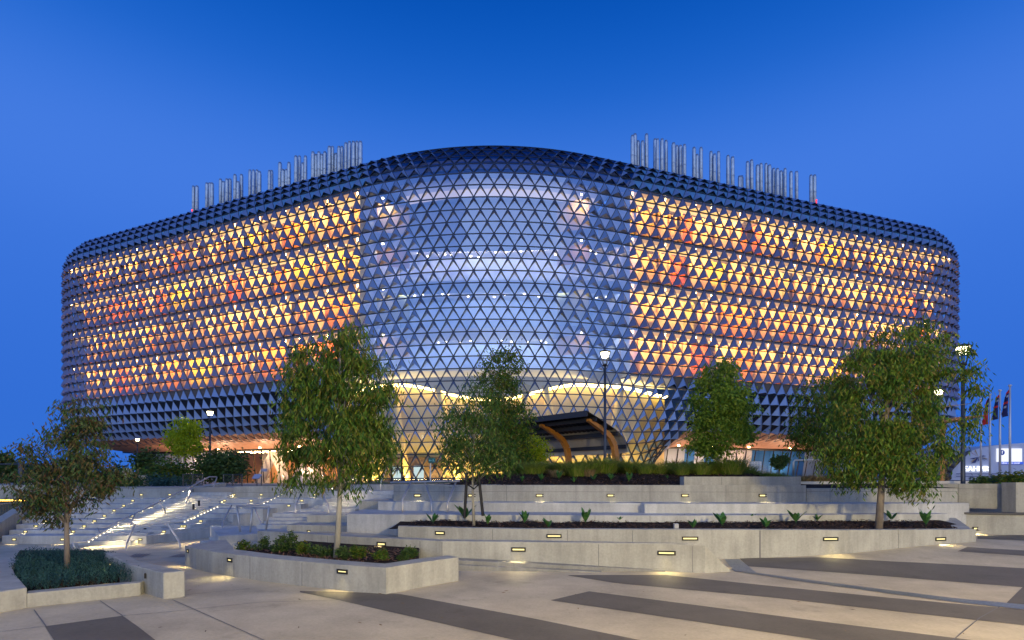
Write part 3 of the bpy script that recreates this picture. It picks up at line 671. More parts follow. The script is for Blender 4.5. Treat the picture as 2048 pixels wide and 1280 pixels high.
def node(s, i, out=0.0):
    w_ = wing(s) if i > 21 else 1.0
    x, y, nx, ny = B(s)
    ins = lerp(IN_C[i], IN_W[i], w_); zz = lerp(ZC[i], ZW[i], w_)
    return Vector((x - nx * ins, y - ny * ins, zz))
def off(s, inset, z):
    x, y, nx, ny = B(s); return Vector((x - nx * inset, y - ny * inset, z))
DS = 1.387
ncol = int((SMAX - SMIN) / DS) - 1
bld = empty('research_building', (0, 75, 1.4), 'vast rounded laboratory building wrapped in a triangular diagrid of metal hoods', 'building')
NR = 31
nodes = {}
def nd(j, i):
    k = (j, i)
    if k not in nodes:
        s = SMIN + 0.7 + (j + (0.5 if i % 2 else 0.0)) * DS
        nodes[k] = (node(s, i), s)
    return nodes[k]
gl2, hc, hb = MB(), MB(), MB()
fr, hd, gw, gc, pn, sf_, dg = MB(), MB(), MB(), MB(), MB(), MB(), MB()
def bar(a, b, n, w_=0.055, d=0.07):
    t = (b - a); 
    if t.length < 1e-4: return
    t.normalize(); s_ = t.cross(n).normalized() * w_; o_ = n * 0.03; q = n * d
    vs = [a - s_ - q, a + s_ - q, a + s_ + o_, a - s_ + o_, b - s_ - q, b + s_ - q, b + s_ + o_, b - s_ + o_]
    fr.add(vs, [(3, 2, 6, 7), (0, 3, 7, 4), (2, 1, 5, 6)])
for i in range(NR):
    for j in range(1, ncol - 1):
        T, s = nd(j, i)
        if i % 2 == 0: Lk, Rk = (j - 1, i + 1), (j, i + 1)
        else: Lk, Rk = (j, i + 1), (j + 1, i + 1)
        Lp, Rp = nd(*Lk)[0], nd(*Rk)[0]; T2, s2 = nd(j + 1, i)
        n = (Rp - T).cross(Lp - T)
        if n.length < 1e-6: continue
        n.normalize()
        bx = B(s)
        if i < 27 and n.dot(Vector((bx[2], bx[3], 0))) < 0: n = -n
        if i >= 27 and wing(s) > .6 and n.z > 0: n = -n
        a_s = abs(s - 1.6) * 0.92; w_ = wing(s)
        soff = i >= 26 and w_ > 0.75
        # bars
        if not (i >= 28 and w_ > 0.75):
            bar(T, T2, n); bar(T, Lp, n); bar(T, Rp, n)
        # hood over the upward triangle
        if a_s < 13.2: dep = 0.20 + 0.30 * sst(4.5, 13.5, a_s)
        else: dep = 0.52
        if i >= 21 and a_s < 24: dep = lerp(0.10 + 0.30 * sst(10, 18, a_s), 0.52, w_)
        if i >= 26: dep *= max(0, 1 - (i - 26) / 3.0) if w_ > .5 else 1
        if i < 3: dep *= 0.55 + 0.15 * i
        if i == 0: dep = 0
        if dep > 0.02 and not soff:
            M_ = (Lp + Rp) / 2
            fc = lerp(0.24, 0.90, sst(4.0, 14.5, a_s)) if i < 21 else lerp(0.24 + 0.22 * sst(8, 16, a_s), 0.90, w_)
            O = T.lerp(M_, fc) + n * dep
            e_ = n * 0.025
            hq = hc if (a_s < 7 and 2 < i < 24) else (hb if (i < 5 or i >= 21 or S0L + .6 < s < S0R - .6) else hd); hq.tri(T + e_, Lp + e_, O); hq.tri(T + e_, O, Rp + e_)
        elif soff and i < 30:
            dd = 0.16 * max(0.0, 1 - (i - 26) / 4)
            O = (Lp + Rp) / 2 + n * dd
            sf_.tri(T, Lp, O); sf_.tri(T, O, Rp)
        # panels: upward triangle infill and downward triangle infill
        Dn = Rp
        up_t, dn_t = (T, Lp, Rp), (T, Dn, T2)
        if soff:
            sf_.tri(T + n * -.02, Dn + n * -.02, T2 + n * -.02)
            sf_.tri(*[q - n * .02 for q in up_t])
        elif i < 5 and not (S0L < s < S0R):
            pn.tri(*up_t); pn.tri(*dn_t)
        elif i >= 21 and w_ > (0.72 if i > 21 else 0.45):
            dg.tri(*up_t); dg.tri(*dn_t)
        elif S0L < s < S0R or i >= 21:
            (gl2 if i >= 21 else gc).tri(*up_t); (gl2 if i >= 21 else gc).tri(*dn_t)
        else:
            gw.tri(*up_t); gw.tri(*dn_t)
fr.build('diagrid_frame', FRAMEM, bld)
hd.build('sunshade_hoods', HOOD, bld); hb.build('sky_tinted_hoods', HOOD_SKY, bld); hc.build('shallow_hoods', mat('dark_hood_metal', (0.065, 0.095, 0.19), 0.42, 0.3), bld)
pn.build('roof_edge_panels', PANEL, bld); sf_.build('soffit_panels', SOFF, bld); dg.build('dark_glazing_band', DGLASS, bld)
gc.build('atrium_glazing', GLC, bld); gl2.build('lobby_glazing', GLL, bld); gw.build('wing_glazing', GLW, bld)
# soffit flat to the ground-floor glass, roof deck and plain rear
zs = ZW[31]; INS = IN_W[31]
def srange(a, b, st=1.5):
    n_ = max(1, round((b - a) / st)); return [lerp(a, b, k / n_) for k in range(n_ + 1)]
for a, b in ((SMIN + 1, -20), (23, SMAX - 1)):
    m = MB(); ss = srange(a, b)
    for p, q in zip(ss, ss[1:]):
        m.quad(node(p, 30), node(q, 30), off(q, INS + 3, ZW[31] - 0.05) if wing(q) > .9 else node(q, 31), off(p, INS + 3, ZW[31] - 0.05) if wing(p) > .9 else node(p, 31))
    m.build('inner_soffit', SOFF, bld)
tp = [node(s, 0) for s in srange(SMIN + 1, SMAX - 1, 2)]
m = MB()
for p, q in zip(tp, tp[1:]):
    m.quad(p, q, Vector((q.x * 0.9, q.y + 9, q.z + 0.35)), Vector((p.x * 0.9, p.y + 9, p.z + 0.35)))
e0, e1 = tp[0], tp[-1]
m.build('roof_deck', PANEL, bld)
m = MB(); bk0, bk1 = off(SMIN + 1, 0, 0), off(SMAX - 1, 0, 0)
rear = [(bk0.x, bk0.y), (bk0.x + 8, bk0.y + 18), (bk1.x - 8, bk1.y + 22), (bk1.x, bk1.y)]
zt = ZR[1]
for (p, q) in zip(rear, rear[1:]): m.quad((q[0], q[1], 6.5), (p[0], p[1], 6.5), (p[0], p[1], zt), (q[0], q[1], zt))
m.quad(*[(p[0], p[1], zt) for p in rear]); m.build('rear_wall', PANEL, bld)
# floors and interiors of the two wings
LV = [5, 9, 13, 17, 21]
WALLC = [mat('panel_' + nme, c, 0.75) for nme, c in [('cream', (0.80, 0.54, 0.29)), ('timber', (0.66, 0.40, 0.18)), ('yellow', (0.74, 0.50, 0.06)), ('orange', (0.76, 0.26, 0.045)), ('red', (0.68, 0.14, 0.035)), ('olive', (0.50, 0.42, 0.14)), ('peach', (0.78, 0.44, 0.20))]]
FLR = mat('interior_floor', (0.35, 0.27, 0.2), 0.7)
for sgn in (-1, 1):
    s0, s1 = (S0R if sgn > 0 else -S0L), (SMAX if sgn > 0 else -SMIN) - 6
    for li in range(4):
        zc, zf = ZR[LV[li]], ZR[LV[li + 1]]
        sl_, wl, st, cp, bx = MB(), MB(), MB(), MB(), MB()
        ss = srange(s0, s1, 1.5)
        for p, q in zip(ss, ss[1:]):
            a, b = (p, q) if sgn > 0 else (-q, -p)
            # slab
            def S4(i0, i1, z0, z1):
                A, Bq, Cq, D = off(a, i0, z0), off(b, i0, z0), off(b, i0, z1), off(a, i0, z1)
                A2, B2, C2, D2 = off(a, i1, z0), off(b, i1, z0), off(b, i1, z1), off(a, i1, z1)
                return A, Bq, Cq, D, A2, B2, C2, D2
            v = S4(0.35, 6.5, zf - 0.14, zf + 0.12)
            sl_.add(v, [(0, 1, 2, 3), (3, 2, 6, 7)]); sl_.add(v, [(0, 4, 5, 1)], 1)
            if li == 0:
                v = S4(0.35, 6.5, zc - 0.15, zc + 0.3); sl_.add(v, [(0, 1, 2, 3), (3, 2, 6, 7)]); sl_.add(v, [(0, 4, 5, 1)], 1)
        k = 0; x = s0
        while x < s1:
            wd = R.choice([0.9, 1.2, 1.2, 1.6]); mi = R.choices(range(7), [10, 4, 0, 0, 0, 1.2, 3])[0]; run = 1
            if R.random() < 0.15: mi = R.choice([2, 2, 3, 3, 3, 4]); wd *= R.choice([1.5, 2.5])
            wd = min(wd, s1 - x + 0.01)
            dpt = 3.0 + R.choice([0, 0, 0.5, -0.5])
            a, b = (x, x + wd) if sgn > 0 else (-x - wd, -x)
            zt_ = zc - 0.15
            wl.quad(off(a, dpt, zf + .2), off(b, dpt, zf + .2), off(b, dpt, zt_), off(a, dpt, zt_), mi)
            if R.random() < 0.5:
                c_ = off(a, dpt - 0.25, 0); wl.obox(Vector((c_.x, c_.y, (zf + zt_) / 2)), (0.09, 0, 0), (0, 0.25, 0), (0, 0, (zt_ - zf) / 2 - .1), R.choice([0, 1, 6]))
            if R.random() < 0.35:
                c_ = off((a + b) / 2, dpt - 1.1, 0); h_ = R.uniform(0.5, 1.1); wl.obox(Vector((c_.x, c_.y, zf + .2 + h_ / 2)), (0.5, 0.1, 0), (0, 0.3, 0), (0, 0, h_ / 2), R.choice([0, 1, 5, 3]))
            x += wd
        for p, q in zip(ss, ss[1:]):
            a, b = (p, q) if sgn > 0 else (-q, -p)
            wl.quad(off(a, 5.5, zf + .2), off(b, 5.5, zf + .2), off(b, 5.5, zc - .2), off(a, 5.5, zc - .2), R.choice([0, 0, 1]))
        x = s0 + 0.3
        while x < min(s1 - 2.4, 68.5):
            for dpt in (1,):
                if R.random() < 0.97:
                    a, b = (x, x + 2.0) if sgn > 0 else (-x - 2.0, -x)
                    if R.random() < .85: cp.quad(off(a, 1.0, zc - .17), off(b, 1.0, zc - .17), off(b, 2.7, zc - .17), off(a, 2.7, zc - .17))
                    za_, zb_ = zc - 0.15, zc - 0.40
                    st.quad(off(a, .52, zb_), off(b, .52, zb_), off(b, .52, za_), off(a, .52, za_))
                    bx.quad(off(a, .44, zb_ - .13), off(b, .44, zb_ - .13), off(b, .44, zc - .13), off(a, .44, zc - .13))
            x += 2.03
        sl_.build('floor_slab', [SLAB, WHITE], bld); wl.build('interior_wall', WALLC, bld); st.build('hidden_wash_strips', STRIP, bld); cp.build('ceiling_glow_sheets', CPAN, bld); bx.build('added_glow_fronts', FGLOW, bld)
    m = MB(); s_ = S0R - .05 if sgn > 0 else S0L + .05
    m.quad(off(s_, 0.5, ZR[21]), off(s_, 8, ZR[21]), off(s_, 8, ZR[4]), off(s_, 0.5, ZR[4])); m.build('partition_wall', WHITE, bld)
# atrium
AWASH = [emission('atrium_wash_warm', (1.0, 0.84, 0.74), 34), emission('atrium_wash_dim', (0.68, 0.80, 1.0), 15), emission('atrium_wash_blue', (0.72, 0.84, 1.0), 24), emission('atrium_wash_pale', (0.85, 0.92, 1.0), 14)]  # strips added out of sight behind the balcony edges to brighten each level
for sgn in (-1, 1):
    for r0_, r1_, c_i in ((5, 8, 0), (9, 11, 6), (13, 16, 5), (17, 19, 0)):
        m = MB(); a_, b_ = sgn * 9.6, sgn * 12.9
        for k in range(4):
            p, q = lerp(a_, b_, k / 4), lerp(a_, b_, (k + 1) / 4)
            m.quad(off(p, 4.6 - .5 * k, ZR[r1_]), off(q, 4.6 - .5 * (k + 1), ZR[r1_]), off(q, 4.6 - .5 * (k + 1), ZR[r0_] - .4), off(p, 4.6 - .5 * k, ZR[r0_] - .4))
        m.build('meeting_pod', WALLC[c_i], bld, True)
        m = MB(); c_ = off(sgn * 11.6, 2.0, ZR[r0_] - .5); m.obox(c_, (.09, 0, 0), (0, .09, 0), (0, 0, .03)); m.build('pod_light', emission('pod_lamp', (1.0, .78, .42), 40), bld); light('SPOT', c_ - Vector((0, 0, .1)), (380 if r0_ == 5 else 70), (1.0, .76, .42), bld, (sgn * -.1, 1, -.8), .06, 120)
m = MB(); ss = srange(S0L + .1, S0R - .1, 1.2)
ATW = mat('atrium_wall', (0.50, 0.56, 0.70), 0.7, 0, 0.1, 0.2)
for p, q in zip(ss, ss[1:]): m.quad(off(p, 8, ZR[24]), off(q, 8, ZR[24]), off(q, 8, ZR[4]), off(p, 8, ZR[4]))
for p, q in zip(ss, ss[1:]): m.quad(off(p, 0.8 + 3, ZR[3] - .3), off(q, .8 + 3, ZR[3] - .3), off(q, 8, ZR[4]), off(p, 8, ZR[4]))
m.build('atrium_wall', ATW, bld, True)
m = MB()
for i in range(0, 5):
    for p, q in zip(ss, ss[1:]): m.quad(off(p, IN_C[i + 1] + .7, ZR[i + 1] - .2), off(q, IN_C[i + 1] + .7, ZR[i + 1] - .2), off(q, IN_C[i] + .7, ZR[i] - .5), off(p, IN_C[i] + .7, ZR[i] - .5))
m.build('atrium_roof_lining', mat('roof_lining', (0.33, 0.33, 0.42), .7), bld, True)
for li, lv in enumerate((9, 13, 17, 21)):
    m, d_ = MB(), MB()
    for p, q in zip(ss, ss[1:]):
        f_ = lambda s: 3.2 + 2.6 * (1 - (s / 13.4) ** 2) * (0.6 if li in (1, 3) else 1.0)
        zt_ = ZR[lv]
        v = [off(p, f_(p), zt_ - .4), off(q, f_(q), zt_ - .4), off(q, f_(q), zt_ + .75), off(p, f_(p), zt_ + .75), off(p, 8, zt_ - .4), off(q, 8, zt_ - .4), off(q, 8, zt_ + .1), off(p, 8, zt_ + .1)]
        m.add(v, [(0, 1, 2, 3), (0, 4, 5, 1), (3, 2, 6, 7)])
        if R.random() < 0.75:
            c_ = off((p + q) / 2 + R.uniform(-.3, .3), f_(p) + R.uniform(0.4, 2.4), zt_ - .43)
            d_.obox(c_, (0.08, 0, 0), (0, 0.08, 0), (0, 0, 0.03))
    wsh = MB()
    for p, q in zip(ss, ss[1:]):
        g_ = lambda s: f_(s) + .15
        wsh.quad(off(q, g_(q), zt_ - .45), off(p, g_(p), zt_ - .45), off(p, g_(p), zt_ - .62), off(q, g_(q), zt_ - .62))
        m.quad(off(p, g_(p) - .1, zt_ - .4), off(q, g_(q) - .1, zt_ - .4), off(q, g_(q) - .1, zt_ - .66), off(p, g_(p) - .1, zt_ - .66))
    m.build('balcony', WHITE, bld); d_.build('downlights', SPOT, bld); wsh.build('hidden_balcony_wash', AWASH[li], bld)
m = MB()
for p, q in zip(ss[2:-2], ss[3:-1]): m.quad(off(p, 5.0, ZR[4] - .2), off(q, 5.0, ZR[4] - .2), off(q, 6.8, ZR[4] - .2), off(p, 6.8, ZR[4] - .2))
m.build('cove_strip', emission('atrium_cove', (1.0, 0.78, 0.68), 0.7), bld)
# glowing lower lobby behind the glass
LOB = mat('lobby_wall', (0.70, 0.54, 0.22), 0.75, 0, 0.12, 0.3)
def zcov(s): return lerp(ZR[23] - .4, ZR[21] - 1.1, sst(0.5, 11, abs(s - 1)))
m, u_, c2 = MB(), MB(), MB(); ss = srange(-22.5, 26, 0.8)
for p, q in zip(ss, ss[1:]):
    dp = lambda s: 3.2 + 5.2 * wing(s)
    m.quad(off(p, dp(p), 1.2), off(q, dp(q), 1.2), off(q, dp(q) - .2, zcov(q)), off(p, dp(p) - .2, zcov(p)))
    if abs(p - 1) < 15: u_.quad(off(p, dp(p) - .9, zcov(p) + .25), off(q, dp(q) - .9, zcov(q) + .25), off(q, 3.2, ZR[21] - .4 + .2), off(p, 3.2, ZR[21] - .2))
    c2.quad(off(p, dp(p) - .9, zcov(p) + .20), off(q, dp(q) - .9, zcov(q) + .20), off(q, dp(q) - .25, zcov(q) - .02), off(p, dp(p) - .25, zcov(p) - .02))
for p, q in zip(ss, ss[1:]):
    if abs(p - 1.6) < 21: c2.quad(off(p, dp(p) - 1.5, 1.85), off(q, dp(q) - 1.5, 1.85), off(q, dp(q) - 1.3, 1.85), off(p, dp(p) - 1.3, 1.85), 1)  # second strip added at floor level, hidden, to fill the lobby with light
m.build('lobby_wall', LOB, bld, True); u_.build('lobby_bulkhead', mat('bulkhead', (.72, .64, .50), .6), bld, True); c2.build('cove_and_fill_strips', [COVE, emission('hidden_floor_fill', (1.0, .74, .26), 120)], bld)
m = MB(); m.prism([off(-20, 9, 0)[:2], off(-12, .5, 0)[:2], off(0, .5, 0)[:2], off(12, .5, 0)[:2], off(20, 9, 0)[:2]], 1.3, 1.75); m.build('lobby_floor', FLR, bld)
DKB = mat('entrance_brown', (0.10, 0.06, 0.035), .6)
m = MB()
for sa, sb, z0_, z1_ in ((-12, -4.5, 1.75, 4.3), (4, 8.5, 1.75, 3.6)):
    for p, q in zip(srange(sa, sb, 1.2), srange(sa, sb, 1.2)[1:]): m.quad(off(p, 2.9, z0_), off(q, 2.9, z0_), off(q, 2.9, z1_), off(p, 2.9, z1_))
m.build('entrance_recess', DKB, bld)
m = MB()
for sa in (-10.2, -7.4, 5.6): c_ = off(sa, 2.8, 2.6); m.obox(c_, (.55, 0, 0), (0, .03, 0), (0, 0, .75))
m.build('entrance_doors', emission('lit_doorway', (.75, .95, 1.0), .9), bld)
for sa, sb in ((-13, -11.2), (-8.5, -10.6), (-2.5, -5.0), (3.0, 5.4), (9.5, 7.4), (14.5, 16.8), (18, 16.5)):
    m = MB(); m.tube([off(sa, 2.3, 1.75), off(sb, 2.6, ZR[22])], [.30, .42], 12); m.build('lobby_column', LOB, bld, True)
m = MB()
for p, q in zip(srange(-14, 18, 1.2), srange(-14, 18, 1.2)[1:]):
    m.quad(off(p, 2.6, 6.9), off(q, 2.6, 6.9), off(q, 2.6, 7.5), off(p, 2.6, 7.5)); m.quad(off(p, 2.6, 6.9), off(q, 2.6, 6.9), off(q, 3.3, 6.9), off(p, 3.3, 6.9))
m.build('mezzanine_edge', mat('mezzanine', (.60, .46, .26), .7), bld)
# ground floor under the wings
GC = [WHITE, mat('lobby_orange', (0.70, 0.36, 0.14), 0.7), mat('blind', (0.42, 0.48, 0.56), 0.6), mat('blue_reflection_pane', (0.03, 0.16, 0.45), 0.4)]  # last pane colour stands for blue light reflected in the glass
for sgn in (-1, 1):
    gz, mz_, bl_ = MB(), MB(), MB()
    s1 = (SMAX if sgn > 0 else -SMIN) - 12
    ss = srange(22.5 if sgn > 0 else 19.0, s1, 1.55)
    for p, q in zip(ss, ss[1:]):
        a, b = (p, q) if sgn > 0 else (-q, -p)
        i0_ = INS + 0.6; z0, z1 = 1.4, ZW[31] - 0.1
        gz.quad(off(a, i0_ + .7, z0), off(b, i0_ + .7, z0), off(b, i0_, z1), off(a, i0_, z1))
        c0, c1 = off(a, i0_ + .66, z0), off(a + .25, i0_ - .05, z1)
        mz_.tube([c0, c1], 0.07, 4)
        lit = sgn < 0 and p < 43
        if not lit:
            bl_.quad(off(a, i0_ + 1.0, z0), off(b, i0_ + 1.0, z0), off(b, i0_ + .35, z1), off(a, i0_ + .35, z1), (R.choice([2, 2, 0]) if sgn < 0 else R.choice([2, 3, 3])) if not (sgn > 0 and p > 34 and p < 41) else 0)
        else:
            bl_.quad(off(a, i0_ + 6, z0), off(b, i0_ + 6, z0), off(b, i0_ + 6, z1), off(a, i0_ + 6, z1), 1 if R.random() < .7 else 0)
    mz_.tube([off(s, INS + 0.55, ZW[31] - .05) for s in (ss if sgn > 0 else [-x for x in ss])], 0.22, 6)
    gz.build('ground_floor_glazing', GLG, bld); mz_.build('mullions', BLACK, bld); bl_.build('ground_floor_rooms', GC, bld)
m = MB()
for (sa, sb, mi) in [(-41.0, -37.5, 0), (-35.5, -38.0, 0), (-34.0, -31.5, 0), (-29.0, -31.8, 0), (-25, -22, 0)]:
    a, b = off(sa, INS + 3.5, 1.4), off(sb, INS + 3.2, ZW[31]); t = Vector((0.55, 0.2, 0)); m.obox((a + b) / 2, (b - a) / 2, t, (0, .25, 0), 0)
a = off(-30.5, INS + 2.6, 0)
m.tube([(a.x, a.y, 1.4), (a.x, a.y, 3.6)], 1.6, 20)
m.build('lobby_columns', WHITE, bld)
m = MB(); cs = srange(-62, 62, 3)
for p, q in zip(cs, cs[1:]): m.quad(off(p, INS + 8, 1.3), off(q, INS + 8, 1.3), off(q, INS + 8, 8), off(p, INS + 8, 8))
m.build('core_wall', GC[1], bld)
m = MB()
for s in srange(-43, -20, 1.6): 
    for dd in (2.0, 4.2): m.obox(off(s, INS + dd, ZW[31] - .22), (0.35, 0, 0), (0, 0.18, 0), (0, 0, .02))
m.build('lobby_lights', emission('lobby_light', (1.0, 0.62, 0.26), 55), bld)
# soffit downlights; unseen upward spots added near the ground to brighten the soffit
for s in (-50, -44, -36, -29, -24, 28, 33, 39, 46):
    c_ = off(s, INS - 0.9, ZW[30] - 0.14); m = MB(); m.ball(c_, (0.16, 0.16, 0.08)); o = m.build('soffit_downlight', emission('soffit_lamp', (1.0, 0.58, 0.22), 60), bld)
    light('SPOT', (c_.x, c_.y, 1.75), 2300 if s < 0 else 1500, (1.0, 0.64, 0.38), bld, (0, 0.1, 1), 0.05, 165, 0.8)
# flues on the roof
def topedge(px):
    best = min(range(len(S)), key=lambda k: abs((path[k][0] / path[k][1]) * F + CX - px) if abs(S[k]) < 72 else 1e9)
    return S[best]
clusters = [((387, 394), 372), ((414, 420, 424), 366), ((441, 447, 454, 460), 358), ((470, 476, 483), 349), ((500, 507, 514, 519), 340), ((539, 543), 341), ((560, 566, 573, 578), 325), ((592, 599, 606, 611), 312), ((626, 632, 638, 644, 650), 304), ((659, 665, 672, 678, 684), 293), ((692, 699, 707, 714, 721), 283),
 ((1265, 1270, 1276, 1285, 1293), 268), ((1310, 1315, 1324, 1332), 278), ((1347, 1354, 1361, 1369), 286), ((1388, 1394, 1402), 295), ((1422, 1429, 1437), 303), ((1456, 1465), 311), ((1479, 1483), 352), ((1495, 1503), 320), ((1515, 1522, 1532, 1539), 327), ((1547, 1555, 1562, 1570), 337), ((1582, 1593), 343), ((1622, 1629), 350)]
for xs_, yt in clusters:
    for q, px in enumerate(xs_):
        s = topedge(px); c_ = node(s, 0); Y = c_.y + 5.0 + R.uniform(-0.8, 0.8); X = (px - CX) / F * Y
        dy = R.choice([0, 0, 5, 14]) if 0 < q < len(xs_) - 1 else R.choice([0, 0, 3])
        zt_ = EYE + (HOR - yt - dy) * Y / F; r_ = 0.21 + 0.05 * R.random()
        m = MB(); m.tube([(X, Y, ZR[0] - 3.5), (X, Y, zt_ - 0.3), (X, Y, zt_ - .28), (X, Y, zt_)], [r_, r_, r_, r_ * 0.72], 10)
        m.tube([(X, Y, lerp(ZR[0], zt_, .55)), (X, Y, lerp(ZR[0], zt_, .55) + .1)], r_ * 1.06, 10)
        m.build('exhaust_flue', FLUE, bld, True)
for px, py in ((384, 420), (1633, 400)):
    s = topedge(px); c_ = node(s, 0); Y = c_.y + 4; m = MB(); a = at(px, py, Y); m.ball(a, 0.09); m.tube([(a[0], a[1], a[2] - 2.5), a], 0.05, 6); m.build('warning_lamp', mat('red_lamp', (0.5, 0.02, 0.02), 0.4, emit=(1, 0.03, 0.03), estr=2.5), bld)

# ------------------------------------------------------------------ street lamps
def lamp_mesh(h, glow):
    e = empty('street_lamp', (0, 0, 0), 'x', 'street lamp')
    m = MB(); m.tube([(0, 0, 0), (0, 0, 0.5), (0, 0, h - 0.75)], [0.085, 0.075, 0.06], 12); m.build('pole', POLE, e, True)
    m = MB(); m.tube([(0, 0, h - 0.75), (0, 0, h - 0.70), (0, 0, h - .62)], [0.07, 0.13, 0.11], 12)
    for k in range(6):
        t = k * math.pi / 3; m.tube([(0.10 * math.cos(t), 0.10 * math.sin(t), h - .64), (0.25 * math.cos(t), .25 * math.sin(t), h - .06)], 0.014, 5)
    m.tube([(0, 0, h - .06), (0, 0, h), (0, 0, h + .07)], [0.29, 0.27, 0.06], 6); lf_o = m.build('lantern_frame', BLACK, e)
    m = MB(); m.tube([(0, 0, h - .30), (0, 0, h - .07)], [0.15, 0.22], 6); m.build('lantern_glass', glow, lf_o)
    return e
proto = lamp_mesh(6.0, LANT); first = True
protof = lamp_mesh(4.9, LANT2); firstf = True
def lamp(px, py, Y, label, far=False, power=260, h=None):
    global first, firstf
    H0 = 4.9 if far else 6.0
    x, y, z = at(px, py, Y); base = z - H0 + 0.3
    src = protof if far else proto
    if (firstf if far else first):
        e = src; e.location = (x, y, base)
        if far: firstf = False
        else: first = False
    else: e = dup(src, (x, y, base))
    e['label'] = label; e['group'] = 'street lamps around the plaza'
    if power: light('POINT', (x, y, base + H0 - 0.19), power, (1.0, 0.82, 0.48), None, None, 0.14)
    return e
LAMPS = [(1210, 715, 27, 'tall lit street lamp rising from the grasses in front of the glass bulge', False, 2600),
 (1926, 708, 20, 'lit street lamp on a dark pole at the right end of the terrace walls', False, 1300),
 (1877, 789, 31, 'lit street lamp half hidden in the crown of the big gum tree', False, 1300),
 (420, 830, 38, 'lit street lamp behind the top of the stair flight by the round shrub', True, 3200),
 (275, 882, 62, 'lit street lamp under the left overhang of the building by the stone markers', True, 1200),
 (172, 858, 52, 'lit street lamp seen through the crown of the leftmost gum tree', True, 800)]
for a in LAMPS: lamp(*a)
# two more of the plaza's lamp posts, behind the photographer
for (x, y, lab, pw_) in [(7.5, -2.5, 'street lamp standing behind the viewpoint on the right of the plaza', 10800), (-3.5, -6.5, 'street lamp standing behind the viewpoint on the left of the plaza', 1900)]:
    e = dup(proto, (x, y, 0.0), 0, 1.0, lab, 'street lamps around the plaza'); light('POINT', (x, y, 5.1), pw_, (1.0, 0.77, 0.37), None, None, 0.4)

# ------------------------------------------------------------------ trees
def leaf_pts(m, c, droop, ln, wd, flat=0.5):
    a = R.uniform(0, 2 * math.pi); dz = -droop + R.gauss(0, 0.45)
    d = Vector((math.cos(a), math.sin(a), dz)).normalized()
    s_ = d.cross(Vector((R.gauss(0, 1), R.gauss(0, 1), R.gauss(0, 1))))
    if s_.length < 1e-3: return
    s_.normalize(); l = ln * R.uniform(0.65, 1.25); w_ = wd * R.uniform(0.7, 1.2)
    o = len(m.v)
    m.v += [tuple(c), tuple(c + d * l * .45 + s_ * w_), tuple(c + d * l), tuple(c + d * l * .45 - s_ * w_)]
    m.f.append((o, o + 1, o + 2, o + 3)); m.m.append(0)
def tree(name, label, base, trunk, blobs, nclump, nleaf, ln, wd, lm, droop=1.2, bark=BARK, spread=0.22, r0=0.05, limbs=22, seed=1, group=None):
    """base point, trunk = top of the stem, blobs = (centre, radii, weight) of the crown"""
    R.seed(seed)
    e = empty(name, base, label, 'tree', group)
    base, top = Vector(base), Vector(trunk)
    tm = MB(); mid = base.lerp(top, 0.5) + Vector((R.uniform(-.04, .04), R.uniform(-.04, .04), 0)) * (top - base).length
    spine = [base - Vector((0, 0, 0.1)), base + (mid - base) * .5 + Vector((R.uniform(-.02, .02), 0, 0)), mid, mid.lerp(top, .5), top]
    tm.tube(spine, [r0 * 1.25, r0, r0 * .8, r0 * .55, r0 * .25], 9)
    lm_ = MB(); W = [b[2] for b in blobs]; cl = []
    for k in range(nclump):
        c, r, _ = R.choices(blobs, W)[0]
        while True:
            v = Vector((R.uniform(-1, 1), R.uniform(-1, 1), R.uniform(-1, 1)))
            if 0.25 < v.length <= 1: break
        v = v * (v.length ** -0.35)
        if v.length > 1: v.normalize()
        p = Vector((c[0] + v.x * r[0], c[1] + v.y * r[1], c[2] + v.z * r[2])); cl.append(p)
        t = min(1, max(0.0, (p.z - base.z) / (top.z - base.z) - 0.22)); t = max(t, 0.32)
        if k < limbs:
            q = spine[2].lerp(spine[4], (t - .5) * 2) if t > .5 else spine[0].lerp(spine[2], t * 2)
            md = q.lerp(p, .55) + Vector((0, 0, 0.12 * (p - q).length))
            tm.tube([q, md, p], [r0 * .36, r0 * .2, r0 * .06], 5)
    per = nleaf // nclump
    for p in cl:
        sp_ = spread * R.uniform(.6, 1.3); nn = int(per * R.uniform(.5, 1.5))
        for _ in range(nn):
            c = p + Vector((R.gauss(0, sp_), R.gauss(0, sp_), R.gauss(0, sp_ * .8) - 0.1))
            leaf_pts(lm_, c, droop, ln, wd)
    tm.build('trunk', bark, e, True); lm_.build('crown', lm, e)
    return e
def px_blob(px, py, Y, rx, rz_, w_, ry=None):
    x, y, z = at(px, py, Y); k = Y / F
    return ((x, y, z), (rx * k, (ry if ry else rx * .85) * k, rz_ * k), w_)
# 1 left gum in the herb planter
Y = 9.4; b0 = at(135, 1112, Y)
tree('gum_tree', 'gum tree with rusty drooping leaves standing in the herb planter', (b0[0], Y, 0.12), at(142, 840, Y),
  [px_blob(150, 865, Y, 52, 60, 2), px_blob(105, 900, Y, 58, 52, 2), px_blob(195, 925, Y, 48, 60, 2), px_blob(80, 965, Y, 58, 45, 2), px_blob(130, 970, Y, 70, 40, 2.2), px_blob(60, 1000, Y, 32, 26, .6), px_blob(170, 815, Y, 35, 25, .6), px_blob(90, 1030, Y, 30, 16, .3)], 120, 9500, 0.10, 0.0125, LF['red'], 1.3, BARK, 0.11, 0.038, 26, 3)
